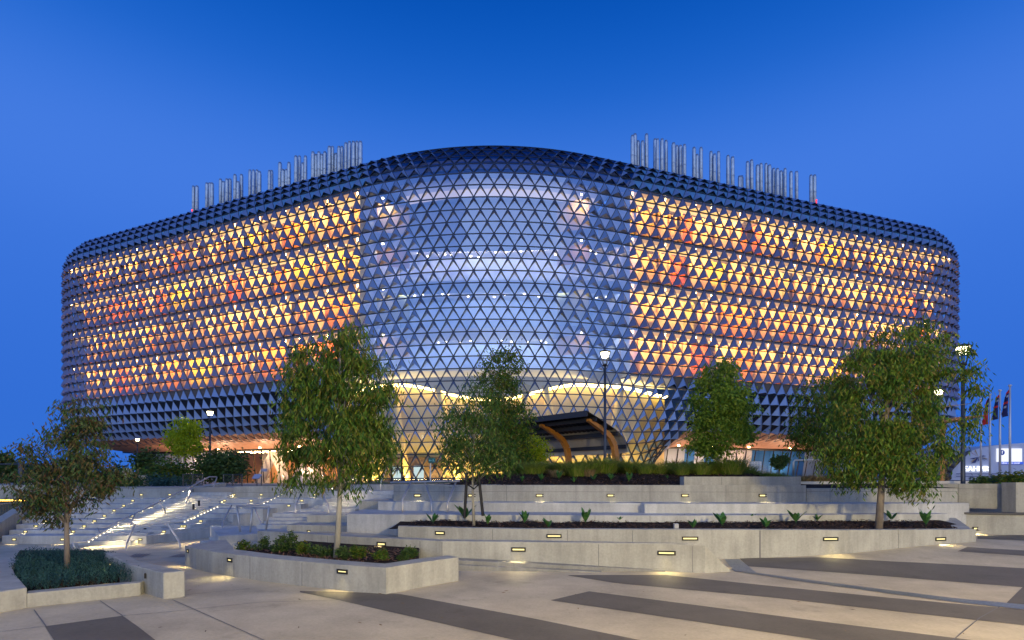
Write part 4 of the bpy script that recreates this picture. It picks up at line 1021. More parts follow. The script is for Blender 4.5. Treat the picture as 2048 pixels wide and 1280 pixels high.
# 2 drooping gum in the curved planter
Y = 9.7; b0 = at(672, 1112, Y)
tree('gum_tree', 'tall drooping green gum tree standing in the curved planter', (b0[0], Y, 0.34), at(680, 690, Y),
  [px_blob(690, 700, Y, 52, 52, 1.3), px_blob(630, 745, Y, 55, 65, 1.7), px_blob(720, 760, Y, 58, 65, 1.8), px_blob(650, 840, Y, 88, 75, 2.6), px_blob(700, 870, Y, 80, 70, 2.3), px_blob(620, 915, Y, 55, 55, 1.2), px_blob(690, 935, Y, 50, 42, .9), px_blob(745, 900, Y, 35, 50, .8), px_blob(600, 790, Y, 35, 60, .8)], 175, 18000, 0.13, 0.0135, LF['gum'], 1.7, BARKP, 0.12, 0.045, 34, 5)
# 3 staked sapling
Y = 13.3; b0 = at(948, 1046, Y)
tree('young_gum_tree', 'thin young gum tree tied between two black stakes', (b0[0], Y, 0.66), at(952, 800, Y),
  [px_blob(945, 805, Y, 38, 50, 1), px_blob(915, 845, Y, 40, 45, 1.3), px_blob(960, 870, Y, 50, 50, 1.5), px_blob(920, 900, Y, 42, 30, 1), px_blob(985, 905, Y, 40, 35, 1)], 110, 5200, 0.14, 0.016, LF['dark'], 1.4, BARKP, 0.15, 0.03, 20, 8)
e = empty('tree_stakes', (at(930, 1036, 13.2)[0], 13.2, 0.66), 'pair of black timber stakes with a tie holding the young gum tree', 'tree stakes')
for a, b in (((934, 945), (929, 1036)), ((957, 945), (966, 1032))):
    m = MB(); A, B_ = at(*a, 13.15), at(*b, 13.15); m.tube([B_, A], 0.036, 7); m.build('stake', BLACK, e)
m = MB(); m.tube([at(934, 968, 13.1), at(948, 978, 13.2), at(959, 967, 13.1)], 0.02, 6); m.build('tie', BLACK, e)
# 4, 5 lit trees behind
Y = 21; tree('gum_tree', 'gum tree behind the staked sapling, its lower leaves lit yellow-green', (at(1010, 945, Y)[0], Y, 1.8), at(1005, 720, Y),
  [px_blob(1003, 725, Y, 34, 36, 1.2), px_blob(1000, 775, Y, 45, 45, 2), px_blob(1015, 835, Y, 50, 50, 2.4), px_blob(990, 890, Y, 55, 48, 2), px_blob(1030, 895, Y, 32, 45, 1)], 170, 13500, 0.16, 0.024, LF['gum'], 1.0, BARKP, 0.2, 0.06, 20, 11)
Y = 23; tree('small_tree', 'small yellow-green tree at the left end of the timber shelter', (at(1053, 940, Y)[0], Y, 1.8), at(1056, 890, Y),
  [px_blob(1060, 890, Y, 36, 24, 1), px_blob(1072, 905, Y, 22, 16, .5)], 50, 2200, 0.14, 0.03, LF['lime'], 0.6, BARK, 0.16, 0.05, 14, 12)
Y = 19; tree('round_tree', 'dense round-headed green tree behind the raised kerb', (at(1437, 950, Y)[0], Y, 1.8), at(1437, 770, Y),
  [px_blob(1440, 750, Y, 34, 34, 1.1), px_blob(1437, 800, Y, 56, 50, 2.5), px_blob(1440, 855, Y, 58, 45, 2.2), px_blob(1475, 820, Y, 30, 55, .8), px_blob(1420, 885, Y, 40, 22, .6)], 190, 17000, 0.13, 0.028, LF['round'], 0.9, BARKP, 0.17, 0.07, 20, 14)
# 7 big gum on the right and the one behind it
Y = 12.9; b0 = at(1757, 1046, Y)
tree('gum_tree', 'biggest gum tree, broad olive crown, standing in the long planter', (b0[0], Y, 0.64), at(1785, 720, Y),
  [px_blob(1800, 700, Y, 85, 55, 1.8), px_blob(1745, 745, Y, 80, 60, 2.2), px_blob(1822, 735, Y, 66, 58, 2.0), px_blob(1772, 815, Y, 96, 75, 3.6), px_blob(1730, 870, Y, 85, 60, 2.4), px_blob(1815, 880, Y, 78, 60, 2.2), px_blob(1770, 935, Y, 75, 50, 1.8), px_blob(1938, 800, Y, 16, 80, .45), px_blob(1700, 920, Y, 45, 40, .7), px_blob(1822, 950, Y, 40, 38, .6), px_blob(1925, 715, Y, 20, 40, .3)], 300, 29000, 0.135, 0.0165, LF['gum'], 1.6, BARK, 0.15, 0.07, 26, 17)
Y = 23; tree('gum_tree', 'olive gum tree partly behind the left side of the biggest crown', (at(1640, 950, Y)[0], Y, 1.7), at(1642, 800, Y),
  [px_blob(1640, 800, Y, 45, 45, 1.2), px_blob(1625, 855, Y, 45, 45, 1.4), px_blob(1660, 850, Y, 50, 55, 1.6), px_blob(1690, 790, Y, 35, 40, .8)], 100, 6500, 0.18, 0.03, LF['gum'], 1.2, BARKP, 0.25, 0.08, 20, 19)
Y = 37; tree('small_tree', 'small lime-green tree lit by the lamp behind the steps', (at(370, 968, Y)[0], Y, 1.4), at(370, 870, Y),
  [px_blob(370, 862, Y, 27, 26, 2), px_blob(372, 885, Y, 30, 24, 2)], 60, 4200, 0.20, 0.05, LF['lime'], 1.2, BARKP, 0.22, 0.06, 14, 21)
# far trees and shrubs
def shrub(px, py, Y, rx, rz_, label, lm='bush', n=2200, ln=0.12, wd=0.03, name='shrub', seed=30, droop=0.2, cat='shrub', group=None):
    R.seed(seed); x, y, z = at(px, py, Y); k = Y / F
    e = empty(name, (x, y, z - rz_ * k), label, cat, group)
    m = MB()
    for c in range(max(8, n // 60)):
        v = Vector((R.gauss(0, 1), R.gauss(0, 1), R.gauss(0, 1))).normalized() * R.uniform(.45, 1.0)
        p = Vector((x + v.x * rx * k, y + v.y * rx * k * .8, z + v.z * rz_ * k))
        for _ in range(60):
            q = p + Vector((R.gauss(0, 1), R.gauss(0, 1), R.gauss(0, 1))) * (0.22 * rx * k)
            if q.z > z - rz_ * k - 0.05: leaf_pts(m, q, droop, ln, wd)
    m.build('foliage', LF[lm], e)
    m = MB()
    for t in range(5): m.tube([(x, y, z - rz_ * k - .1), (x + R.uniform(-.5, .5) * rx * k, y, z + R.uniform(-.2, .5) * rz_ * k)], 0.02 * k * 60 / 2, 5)
    m.build('stem', BARK, e); return e
shrub(442, 933, 36, 46, 30, 'large dark round shrub beside the lamp at the head of the stairs', 'bush', 5200, 0.25, 0.06, seed=31)
shrub(292, 935, 40, 26, 32, 'dark ragged shrub between the stone marker and the hedge', 'bush', 1800, 0.3, 0.08, seed=32)
shrub(345, 950, 34, 48, 17, 'green rounded hedge at the top of the steps', 'gum', 3200, 0.2, 0.05, 'hedge', 33, cat='hedge')
shrub(330, 968, 30, 34, 10, 'low grey-green bush in front of the hedge', 'herb', 1200, 0.16, 0.04, seed=34)
shrub(262, 968, 28, 30, 9, 'low dark bush around the foot of the stone markers', 'bush', 1000, 0.16, 0.04, seed=35)
for i, (px, py, Y, rx, rz_, lab) in enumerate([(4, 935, 60, 20, 26, 'dark reddish tree at the far left edge beyond the bridge'), (50, 952, 90, 50, 18, 'dark distant tree mass left of the amphitheatre'), (200, 955, 110, 60, 12, 'low distant tree line seen under the left gum'), (318, 952, 120, 22, 9, 'small distant tree seen under the building overhang')]):
    shrub(px, py, Y, rx, rz_, lab, 'bush', 2600, 0.7, 0.2, 'distant_tree', 40 + i, cat='tree', group='distant trees')
for i, (px, py, Y, rx, rz_, lm, lab) in enumerate([(1960, 968, 19, 16, 12, 'bush', 'dark green bush on the wall right of the lamp pole'), (1985, 966, 19.5, 20, 10, 'herb', 'silvery bush beside the dark green bush on the wall'), (2025, 962, 18.5, 30, 14, 'gum', 'large green bush on the tall right wall end'), (1870, 952, 40, 20, 10, 'straw', 'reddish bush in front of the far apartment block'), (1560, 920, 45, 14, 16, 'bush', 'small dark bush in front of the blue ground-floor glass')]):
    shrub(px, py, Y, rx, rz_, lab, lm, 1300, 0.14 * Y / 20, 0.03 * Y / 20, seed=60 + i)

# ------------------------------------------------------------------ herbs, grasses, strap plants, little shrubs
R.seed(77)
def inside(p, poly):
    c = False; j = len(poly) - 1
    for i in range(len(poly)):
        if (poly[i][1] > p[1]) != (poly[j][1] > p[1]) and p[0] < (poly[j][0] - poly[i][0]) * (p[1] - poly[i][1]) / (poly[j][1] - poly[i][1]) + poly[i][0]: c = not c
        j = i
    return c
hp = plan([(52, 1178), (262, 1158), (258, 1138), (232, 1118), (205, 1110), (60, 1108), (28, 1125), (30, 1145)], 0.20)
m = MB(); xa, xb = min(p[0] for p in hp), max(p[0] for p in hp); ya, yb = min(p[1] for p in hp), max(p[1] for p in hp)
cnt = 0
while cnt < 1500:
    p = (R.uniform(xa, xb), R.uniform(ya, yb))
    if not inside(p, hp): continue
    cnt += 1; h = 0.17 + 0.10 * noise.noise((p[0] * 2.2, p[1] * 2.2, 3)) + R.uniform(-.03, .05)
    dx, dy = R.gauss(0, .05), R.gauss(0, .05)
    for q in range(13):
        t = (q + 1) / 13; c = Vector((p[0] + dx * t, p[1] + dy * t, 0.13 + h * t)); a = R.uniform(0, 6.28)
        d = Vector((math.cos(a), math.sin(a), 0.9)).normalized(); s_ = d.cross(Vector((0, 0, 1))).normalized() * .006; l = R.uniform(.035, .06)
        m.quad(c, c + d * l * .5 + s_, c + d * l, c + d * l * .5 - s_)
o = kind(m.build('herb_foliage', LF['herb']), 'stuff')
def tussock(name, h, rx, n, lm, seed):
    R.seed(seed); m = MB()
    for k in range(n):
        a = R.uniform(0, 6.28); rr = rx * math.sqrt(R.random()); b = Vector((rr * .5 * math.cos(a), rr * .5 * math.sin(a), 0)); hh = h * R.uniform(.55, 1.1)
        out = Vector((math.cos(a + R.uniform(-.6, .6)), math.sin(a + R.uniform(-.6, .6)), 0)) * rx * R.uniform(.3, 1.2); s_ = Vector((-math.sin(a), math.cos(a), 0)) * 0.010
        p1, p2, p3 = b, b + out * .35 + Vector((0, 0, hh * .65)), b + out + Vector((0, 0, hh * R.uniform(.75, 1.0)))
        m.quad(p1 - s_, p1 + s_, p2 + s_ * .8, p2 - s_ * .8); m.tri(p2 - s_ * .8, p2 + s_ * .8, p3)
    e = empty(name, (0, 0, 0), 'x', 'ornamental grass'); m.build('blades', lm, e); return e
tus = [tussock('grass_tussock', 0.62, 0.7, 560, LF['grass'], 91), tussock('grass_tussock', 0.52, 0.62, 520, LF['grass'], 92), tussock('grass_tussock', 0.42, 0.42, 300, LF['straw'], 93)]
used = [False] * 3
R.seed(95)
def place(proto_i, loc, rz, s, label, group):
    if not used[proto_i]: e = tus[proto_i]; e.location = loc; e.rotation_euler = (0, 0, rz); e.scale = (s,) * 3; used[proto_i] = True
    else: e = dup(tus[proto_i], loc, rz, s)
    e['label'] = label; e['group'] = group
def bedz(x, y):
    z = 1.48 + 0.46 * sst(16.2, 19.0, y) * sst(-2.8, -0.5, x) * (1 - 0.75 * sst(8.0, 9.4, x)) + 0.05 * noise.noise((x * .8, y * .8, 1))
    return z
m = MB(); nx, ny = 60, 14
for j in range(ny + 1):
    for i in range(nx + 1):
        x = -3.0 + 17.5 * i / nx; y = 16.35 + (17.4 - 16.35) * 0 + 13.0 * (j / ny) ** 1.3 + (0.75 * (1 - sst(-3, 8, x)) if j == 0 else 0.3)
        m.v.append((x, y, bedz(x, y)))
for j in range(ny):
    for i in range(nx):
        a = j * (nx + 1) + i; m.f.append((a, a + 1, a + nx + 2, a + nx + 1)); m.m.append(0)
kind(m.build('garden_bed_soil', MULCH, None, True), 'structure')
m = MB(); R.seed(96)
for k in range(3200):
    x = R.uniform(-2.6, 8.6); y = R.uniform(16.7, 19.2); z = bedz(x, y) + .015; a = R.uniform(0, 6.28); l = R.uniform(.03, .085); w_ = R.uniform(.008, .02)
    t = Vector((math.cos(a), math.sin(a), R.uniform(-.4, .5))) * l; n = Vector((-math.sin(a), math.cos(a), R.uniform(-.3, .3))) * w_; c = Vector((x, y, z))
    m.quad(c - t - n, c + t - n, c + t + n, c - t + n)
kind(m.build('bark_chips', CHIP), 'stuff')
gl_ = []
for k, px in enumerate([1036, 1048, 1060, 1072, 1085, 1096, 1107, 1120, 1132, 1143, 1155, 1166, 1178, 1190, 1202, 1218, 1230, 1242, 1253, 1264, 1276, 1290, 1302, 1315, 1327, 1340, 1352, 1364, 1376, 1390, 1402, 1415, 1428, 1450, 1462, 1474, 1487]):
    Y = 20.0 + R.uniform(-1.6, 1.3); gl_.append((px, Y, R.choice([0, 0, 1, 1, 1]), R.uniform(.75, 1.15)))
for k, px in enumerate([1505, 1522, 1545, 1562, 1580]): gl_.append((px, 19.2 + R.uniform(-.5, .5), R.choice([0, 1, 2]), R.uniform(.55, .8)))
for k, px in enumerate([1612, 1634, 1656, 1676, 1698, 1720]): gl_.append((px, 20.5, R.choice([1, 2, 2]), R.uniform(.7, .95)))
LMK = [(1042, 'below the small lime tree'), (1135, 'at the foot of the first timber rib'), (1210, 'at the foot of the central street lamp'), (1232, 'at the foot of the second timber rib'), (1300, 'right of the timber shelter'), (1350, 'below the bulge\'s copper edge'), (1437, 'beside the round-headed tree trunk'), (1540, 'above the raised kerb'), (1660, 'behind the pale rounded handrail')]
seen = {}
for px, Y, pi, s in sorted(gl_):
    lm_ = min(LMK, key=lambda q: abs(q[0] - px))[1]; seen[lm_] = seen.get(lm_, 0) + 1
    x = (px - CX) / F * Y
    place(pi, (x, Y, bedz(x, Y) - .03), R.uniform(0, 6), s, f'{"straw" if pi == 2 else "green"} grass tussock {lm_}, {ORD[seen[lm_] - 1]} from its left', 'grass tussocks in the upper bed')
for px, Y in ((1112, 18.2), (1178, 18.3)):
    x = (px - CX) / F * Y; place(2, (x, Y, bedz(x, Y) - .02), 1.0, .75, 'pale dry grass tuft on the mulch below the timber shelter' + (', the left one' if px == 1112 else ', by the lamp pole'), 'grass tussocks in the upper bed')
def strap(seed, n, h, wd, lm=LF['strap']):
    R.seed(seed); e = empty('strap_leaf_plant', (0, 0, 0), 'x', 'plant'); m = MB()
    for k in range(n):
        a = 2 * math.pi * k / n + R.uniform(-.5, .5); lean = R.uniform(.12, .75) * h; hh = h * R.uniform(.65, 1.05)
        d = Vector((math.cos(a), math.sin(a), 0)); s_ = Vector((-math.sin(a), math.cos(a), 0)); pts = []
        for q in range(7):
            t = q / 6; pts.append((d * lean * t ** 1.4 + Vector((0, 0, hh * (t - .18 * t * t))), wd * (0.18 if t < .3 else 1) * (math.sin(math.pi * min(1, max(0, (t - .2) / .8))) ** .7 + .12)))
        for (p, w1), (q, w2) in zip(pts, pts[1:]): m.quad(p - s_ * w1, p + s_ * w1, q + s_ * w2 + Vector((0, 0, .004)), q - s_ * w2)
    m.build('leaves', lm, e, True); return e
SP = [strap(101, 7, 0.42, 0.045), strap(102, 5, 0.5, 0.05), strap(103, 9, 0.34, 0.032)]; su = [False] * 3
R.seed(105)
spl = [(866, 1050, 1, .8), (930, 1035, 1, 1.25), (975, 1052, 0, .85), (1049, 1050, 0, .95), (1097, 1056, 1, .7), (1171, 1050, 0, 1.15), (1239, 1047, 2, .6), (1366, 1044, 1, .55), (1386, 1058, 2, .85), (1444, 1054, 1, 1.05), (1500, 1042, 1, .6), (1532, 1058, 1, .8), (1592, 1050, 1, 1.0), (1635, 1040, 2, .7), (1783, 1040, 1, .8), (1852, 1056, 0, 1.15)]
for k, (px, py, pi, s) in enumerate(spl):
    Y = F * (EYE - 0.62) / (py - HOR); Y = max(12.55 if px < 1700 else 13.0, min(14.1, Y)); x = (px - CX) / F * Y
    nm = f'{["broad", "upright", "spiky"][pi]} strap-leaved plant in the long planter, {["first","second","third","fourth","fifth","sixth","seventh","eighth","ninth","tenth","eleventh","twelfth","thirteenth","fourteenth","fifteenth","sixteenth"][k]} from its stair end'
    loc = (x, Y, 0.60 + .04 * (Y - 12.5))
    if not su[pi]: e = SP[pi]; e.location = loc; e.scale = (s,) * 3; su[pi] = True
    else: e = dup(SP[pi], loc, R.uniform(0, 6), s)
    e['label'] = nm; e['group'] = 'strap-leaved plants in the long planter'
lowp = [(1044, 2, .8), (1082, 2, 1.0), (1118, 0, .9), (1148, 2, .8), (1187, 1, .7), (1222, 2, .9), (1258, 0, .95), (1335, 2, .5)]
for k, (px, pi, s) in enumerate(lowp):
    Y = 17.2 + R.uniform(0, .6); x = (px - CX) / F * Y; e = dup(SP[pi], (x, Y, bedz(x, Y)), R.uniform(0, 6), s)
    e['label'] = f'small bright plant on the upper mulch above the lit wall, {ORD[k]} from the left'; e['group'] = 'small plants in the upper bed'
shl = [(490, 1098, 10.9, 17, 14, 'gum'), (522, 1094, 10.9, 18, 18, 'bush'), (560, 1092, 10.5, 14, 12, 'bush'), (577, 1085, 10.6, 17, 20, 'bush'), (603, 1100, 10.2, 15, 11, 'gum'), (632, 1103, 10.0, 16, 11, 'bush'), (655, 1108, 9.8, 18, 10, 'bush'), (685, 1110, 9.5, 13, 12, 'bush'), (716, 1106, 9.6, 15, 12, 'gum'), (764, 1111, 9.4, 14, 11, 'gum'), (806, 1114, 9.3, 9, 10, 'bush'), (822, 1107, 9.5, 10, 11, 'bush')]
for k, (px, py, Y, rx, rz_, lm) in enumerate(shl):
    shrub(px, py, Y, rx, rz_ * 1.02, f'small leafy shrub in the curved planter, {ORD[k]} from its pointed tip', lm, 900, 0.05, 0.014, seed=120 + k, droop=-.3, group='shrubs in the curved planter')
inner = inner + [hit(838, rw[1], rw[2]), hit(610, rw[0], rw[1])]; m = MB(); R.seed(140)
for k in range(900):
    px = R.uniform(480, 836); x, y = P(px, R.uniform(1098, 1124), .36)
    if y < 8.8 or not inside((x, y), inner): continue
    a = R.uniform(0, 6.28); l = R.uniform(.02, .05); t = Vector((math.cos(a), math.sin(a), R.uniform(-.3, .5))) * l; n = Vector((-math.sin(a), math.cos(a), .2)) * .010; c = Vector((x, y, .365 + R.uniform(0, .02)))
    m.quad(c - t - n, c + t - n, c + t + n, c - t + n)
kind(m.build('fallen_leaves', leafmat('fallen_leaves', [(.05, .03, .02), (.16, .08, .04), (.25, .13, .07), (.03, .02, .02)], 0.1), None), 'stuff')
shrub(1852, 938, 24, 16, 26, 'bright yellow-green shrub behind the big gum crown', 'lime', 900, 0.15, 0.04, seed=77)  # lit look put into the bright leaf colour; no lamp stands here
o = MB(); a = P(1352, 1054, 0.66); o.box(a[0] - .05, a[0] + .05, a[1] - .05, a[1] + .05, 0.6, 0.74); tag(o.build('irrigation_box', mat('pale_plastic', (.36, .37, .38), .5), bevel=.008), 'small white irrigation box on the mulch of the long planter', 'box')
for k, (px, py, Y) in enumerate([(290, 1056, 18.9), (277, 1063, 18.6), (387, 1008, 21.6), (398, 1001, 22)]):
    a = at(px, py, Y); o = MB(); o.box(a[0] - .03, a[0] + .03, Y - .03, Y + .03, a[2] - .22, a[2]); tag(o.build('stair_post', BLACK), ['short dark post low on the stair flight, upper of the lower pair', 'short dark post low on the stair flight, lower of the lower pair', 'short dark post high on the stair flight, lower of the upper pair', 'short dark post high on the stair flight, upper of the upper pair'][k], 'post', 'short posts on the stair flight')
m = MB(); R.seed(150)
for k in range(46):
    px = R.uniform(60, 2040); py = R.uniform(1170, 1275); x, y = G(px, py); a = R.uniform(0, 6.28); l = R.uniform(.018, .05); t = Vector((math.cos(a), math.sin(a), 0)) * l; n = Vector((-math.sin(a), math.cos(a), .25)) * l * .22; c = Vector((x, y, zg(x, y) + .016))
    m.quad(c - t, c - n, c + t, c + n)
kind(m.build('leaf_litter', leafmat('dry_leaves', [(.10, .05, .02), (.22, .12, .04), (.06, .04, .02)], .1)), 'stuff')
# lawn behind the steps
m = MB(); m.quad((-12, 24.6, 1.48), (-3.0, 24.6, 1.60), (-1.0, 34, 1.85), (-13, 34, 1.50)); kind(m.build('lawn', mat('lawn', (0.045, 0.085, 0.025), .9, 0, .4, 8, .6, 60)), 'structure')

# ------------------------------------------------------------------ timber shelter
TIM = mat('timber', (0.50, 0.21, 0.035), 0.5, 0, 0.25, 3, stretch=(6, 6, 1)); SHR = mat('shelter_roof', (0.03, 0.033, 0.04), 0.5, 0.3); CORR = mat('corrugated_sheet', (0.58, 0.55, 0.48), 0.5, 0.3)
e = empty('timber_shelter', (3.9, 29.6, 1.6), 'open shelter with curved orange timber ribs and a dark roof', 'shelter')
R1, R2 = Vector((3.25, 31.2, 0)), Vector((5.45, 28.7, 0)); Ld = (R2 - R1).normalized(); Od = Vector((-Ld.y * -1, Ld.x * -1, 0)); Od = Vector((-0.75, -0.66, 0))
prof = [(0.0, 1.3), (0.02, 2.3), (0.06, 3.0), (0.2, 3.55), (0.55, 3.98), (1.1, 4.28), (1.7, 4.52), (2.25, 4.72)]
for b in (R1, R2, R1 - Ld * 2.6):
    m = MB(); th = Ld * 0.11
    for (u0, z0), (u1, z1) in zip(prof, prof[1:]):
        w0, w1 = lerp(.34, .14, u0 / 2.25), lerp(.34, .14, u1 / 2.25)
        d = Vector((u1 - u0, z1 - z0)).normalized(); q = Vector((-d.y, d.x))
        A = [b + Od * (u0 + q.x * k * w0 / 2) + Vector((0, 0, z0 + q.y * k * w0 / 2)) for k in (-1, 1)]; Bq = [b + Od * (u1 + q.x * k * w1 / 2) + Vector((0, 0, z1 + q.y * k * w1 / 2)) for k in (-1, 1)]
        vs = [A[0] - th, A[1] - th, A[1] + th, A[0] + th, Bq[0] - th, Bq[1] - th, Bq[1] + th, Bq[0] + th]
        m.add(vs, [(0, 1, 5, 4), (1, 2, 6, 5), (2, 3, 7, 6), (3, 0, 4, 7), (0, 3, 2, 1), (4, 5, 6, 7)])
    m.build('rib', TIM, e)
def roofpt(t, u, z): return R1 + Ld * t + Od * u + Vector((0, 0, z))
rp = [(-0.55, 3.15), (-0.42, 3.55), (-0.1, 3.98), (0.5, 4.32), (1.3, 4.62), (2.0, 4.86), (2.75, 5.10)]
m = MB(); La, Lb = -3.4, 3.7
for k, ((u0, z0), (u1, z1)) in enumerate(zip(rp, rp[1:])):
    nn = 46
    for q in range(nn):
        t0, t1 = lerp(La, Lb, q / nn), lerp(La, Lb, (q + 1) / nn); zz = 0.03 * (q % 2)
        zz2 = 0.03 * ((q + 1) % 2)
        m.quad(roofpt(t0, u0, z0 + zz), roofpt(t1, u0, z0 + zz2), roofpt(t1, u1, z1 + zz2), roofpt(t0, u1, z1 + zz), 0 if k < 3 else 1)
m.build('roof_sheet', [CORR, SHR], e)
for (u, z, w_) in [(-0.35, 3.5, .10), (0.35, 4.14, .10), (1.2, 4.5, .10), (2.0, 4.76, .10), (2.7, 4.98, .14)]:
    m = MB(); m.obox(roofpt((La + Lb) / 2, u, z), Ld * ((Lb - La) / 2 - .05), Od * .05, (0, 0, w_)); m.build('purlin', SHR, e)
e = empty('timber_canopy', at(1900, 900, 34), 'pointed timber canopy wing sticking out behind the big gum crown', 'canopy')
A, B_, C_ = Vector(at(1840, 852, 34)), Vector(at(1970, 831, 32)), Vector(at(1925, 843, 33))
m = MB(); m.add([A, B_, C_, A + Vector((0, 1.5, .3)), B_ + Vector((0, .3, .08)), C_ + Vector((0, 1.5, .35))], [(0, 2, 1), (3, 4, 5), (0, 1, 4, 3), (1, 2, 5, 4), (2, 0, 3, 5)]); m.build('wing', TIM, e)
m = MB(); m.tube([at(1884, 970, 34), at(1886, 850, 34)], .13, 8); m.build('post', TIM, e)

# ------------------------------------------------------------------ signs, markers, fence, bridge, flags, far buildings
SAND = mat('sandstone', (0.52, 0.43, 0.27), .85, 0, .25, 3, .4, 20)
for (px, y0, y1, Y, w_, lab) in [(251, 935, 976, 29, .34, 'tall sandstone marker with carved lines left of the lamp post'), (283, 950, 975, 30, .36, 'short pale stone marker right of the lamp post')]:
    a, b = at(px, y0, Y), at(px, y1, Y); m = MB(); m.prism([(a[0] - w_ / 2, Y), (a[0] + w_ / 2, Y - .05), (a[0] + w_ / 2, Y + .3), (a[0] - w_ / 2, Y + .3)], b[2] - .3, [a[2], a[2] - .06, a[2] - .06, a[2]])
    for t in (.25, .45, .62, .8):
        m.obox(Vector((a[0], Y - .03, lerp(b[2], a[2], t))), (w_ / 2 - .05, 0, 0), (0, .012, 0), (0, 0, .01), 1)
    tag(m.build('stone_marker', [SAND, JNT], bevel=.02), lab, 'stone marker')
TXT = lambda *a, **k: None
def text(body, size, loc, rot, m, parent, ext=0.01, align='CENTER'):
    c = bpy.data.curves.new('lettering', 'FONT'); c.body = body; c.size = size; c.extrude = ext; c.align_x = align; c.align_y = 'CENTER'; c.materials.append(m)
    o = bpy.data.objects.new('lettering', c); COL.objects.link(o); o.location = loc; o.rotation_euler = rot
    bpy.context.view_layer.update(); me = bpy.data.meshes.new_from_object(o.evaluated_get(bpy.context.evaluated_depsgraph_get()))
    q = bpy.data.objects.new('lettering', me); COL.objects.link(q); q.location = loc; q.rotation_euler = rot; bpy.data.objects.remove(o)
    if not me.materials: me.materials.append(m)
    put(q, parent); return q
# chain fences
MESHF = mat('fence_mesh', (0.10, 0.11, 0.12), .5, .6)
def fence(px0, px1, yt, yb, Y, label, dense=True):
    e = empty('mesh_fence', at(px0, yb, Y), label, 'fence'); a, b = at(px0, yt, Y), at(px1, yt, Y); zb = at(px0, yb, Y)[2]
    m = MB(); m.tube([a, b], .02, 6); m.tube([(a[0], Y, zb), (b[0], Y, zb)], .015, 6); n_ = max(2, int((b[0] - a[0]) / 1.8)); m.build('rails', POLE, e)
    for k in range(n_ + 1): m = MB(); x = lerp(a[0], b[0], k / n_); m.tube([(x, Y, zb - .2), (x, Y, a[2] + .02)], .03, 6); m.build('post', POLE, e)
    m = MB(); st = .12; h = a[2] - zb; x = a[0] - h
    while x < b[0]:
        for sg in (1, -1):
            xa, xb = (x, x + h) if sg > 0 else (x + h, x); za, zb2 = zb, a[2]
            t0, t1 = 0, 1
            if sg > 0: t0 = max(0, (a[0] - x) / h); t1 = min(1, (b[0] - x) / h); p, q = (x + h * t0, zb + h * t0), (x + h * t1, zb + h * t1)
            else: t0 = max(0, (a[0] - x) / h); t1 = min(1, (b[0] - x) / h); p, q = (x + h * t0, a[2] - h * t0), (x + h * t1, a[2] - h * t1)
            if t1 > t0: m.tube([(p[0], Y, p[1]), (q[0], Y, q[1])], .006, 3, caps=False)
        x += st
    m.build('wire_mesh', MESHF, e)
fence(366, 405, 949, 969, 30, 'short wire mesh fence panel left of the lamp at the stair head')
fence(447, 484, 949, 970, 30, 'short wire mesh fence panel right of the round shrub')
fence(205, 250, 953, 976, 29, 'wire mesh fence panel left of the tall sandstone marker')
# signs
SB = mat('sign_blue', (0.22, 0.26, 0.40), .5); TEAL = mat('sign_teal', (0.0, 0.10, 0.10), .5); WT = mat('sign_white', (.75, .78, .8), .6)
e = empty('wayfinding_sign', at(524, 975, 33), 'small blue street sign on a thin post by the lit lobby', 'sign')
m = MB(); m.tube([at(523, 976, 33), at(523, 932, 33)], .03, 6); m.build('post', POLE, e)
m = MB(); a = at(528.5, 940, 32.95); m.obox(a, (.17, 0, 0), (0, .012, 0), (0, 0, .09)); m.build('sign_panel', SB, e)
e = empty('lectern_sign', at(515, 975, 31), 'tilted blue information panel on a leg in front of the lit lobby', 'sign')
m = MB(); m.tube([at(514, 975, 31), at(514, 955, 31)], .03, 6); m.build('post', POLE, e)
m = MB(); a = Vector(at(514, 953, 30.9)); m.obox(a, (.21, 0, 0), (.05, .08, .13), (0, .02, -.012)); m.build('sign_panel', SB, e)
e = empty('wayfinding_sign', at(864, 962, 26), 'teal pedestrian sign on a white post in front of the glass bulge', 'sign')
m = MB(); m.tube([at(861, 966, 26), at(861, 916, 26)], .03, 8); m.build('post', WT, e)
m = MB(); m.obox(at(864, 921, 25.95), (.17, 0, 0), (0, .02, 0), (0, 0, .13)); m.build('sign_panel', TEAL, e)
m = MB(); a = Vector(at(861, 921, 25.9)); m.tri(a + Vector((-.09, 0, 0)), a + Vector((-.03, 0, -.05)), a + Vector((-.03, 0, .05))); m.obox(a + Vector((0, 0, 0)), (.05, 0, 0), (0, .004, 0), (0, 0, .012))
m.ball(a + Vector((.12, 0, .05)), (.02, .006, .02)); m.obox(a + Vector((.12, 0, -.01)), (.012, 0, 0), (0, .004, 0), (.01, 0, .045)); m.obox(a + Vector((.16, 0, -.02)), (.01, 0, 0), (0, .004, 0), (-.02, 0, .05)); m.build('symbol', mat('sign_symbol', (.15, .5, .6), .6), e)
for px, lab in ((783, 'dark slim post left of the teal sign, nearer the stairs'), (804, 'dark slim post with a bent arm beside the teal sign')):
    m = MB(); m.tube([at(px, 966, 25), at(px - 1, 902, 25)], .045, 7)
    if px == 804: m.tube([at(803, 915, 25), at(794, 918, 25)], .02, 6)
    tag(m.build('slim_post', BLACK), lab, 'post')
e = empty('notice_board', at(1512, 945, 21), 'pale printed notice board standing in the grasses right of the round tree', 'notice board')
m = MB(); a, b = at(1501, 923, 21), at(1523, 945, 21); m.box(a[0], b[0], 21, 21.1, b[2] - .2, a[2]); m.build('board', WT, e)
m = MB(); R.seed(9)
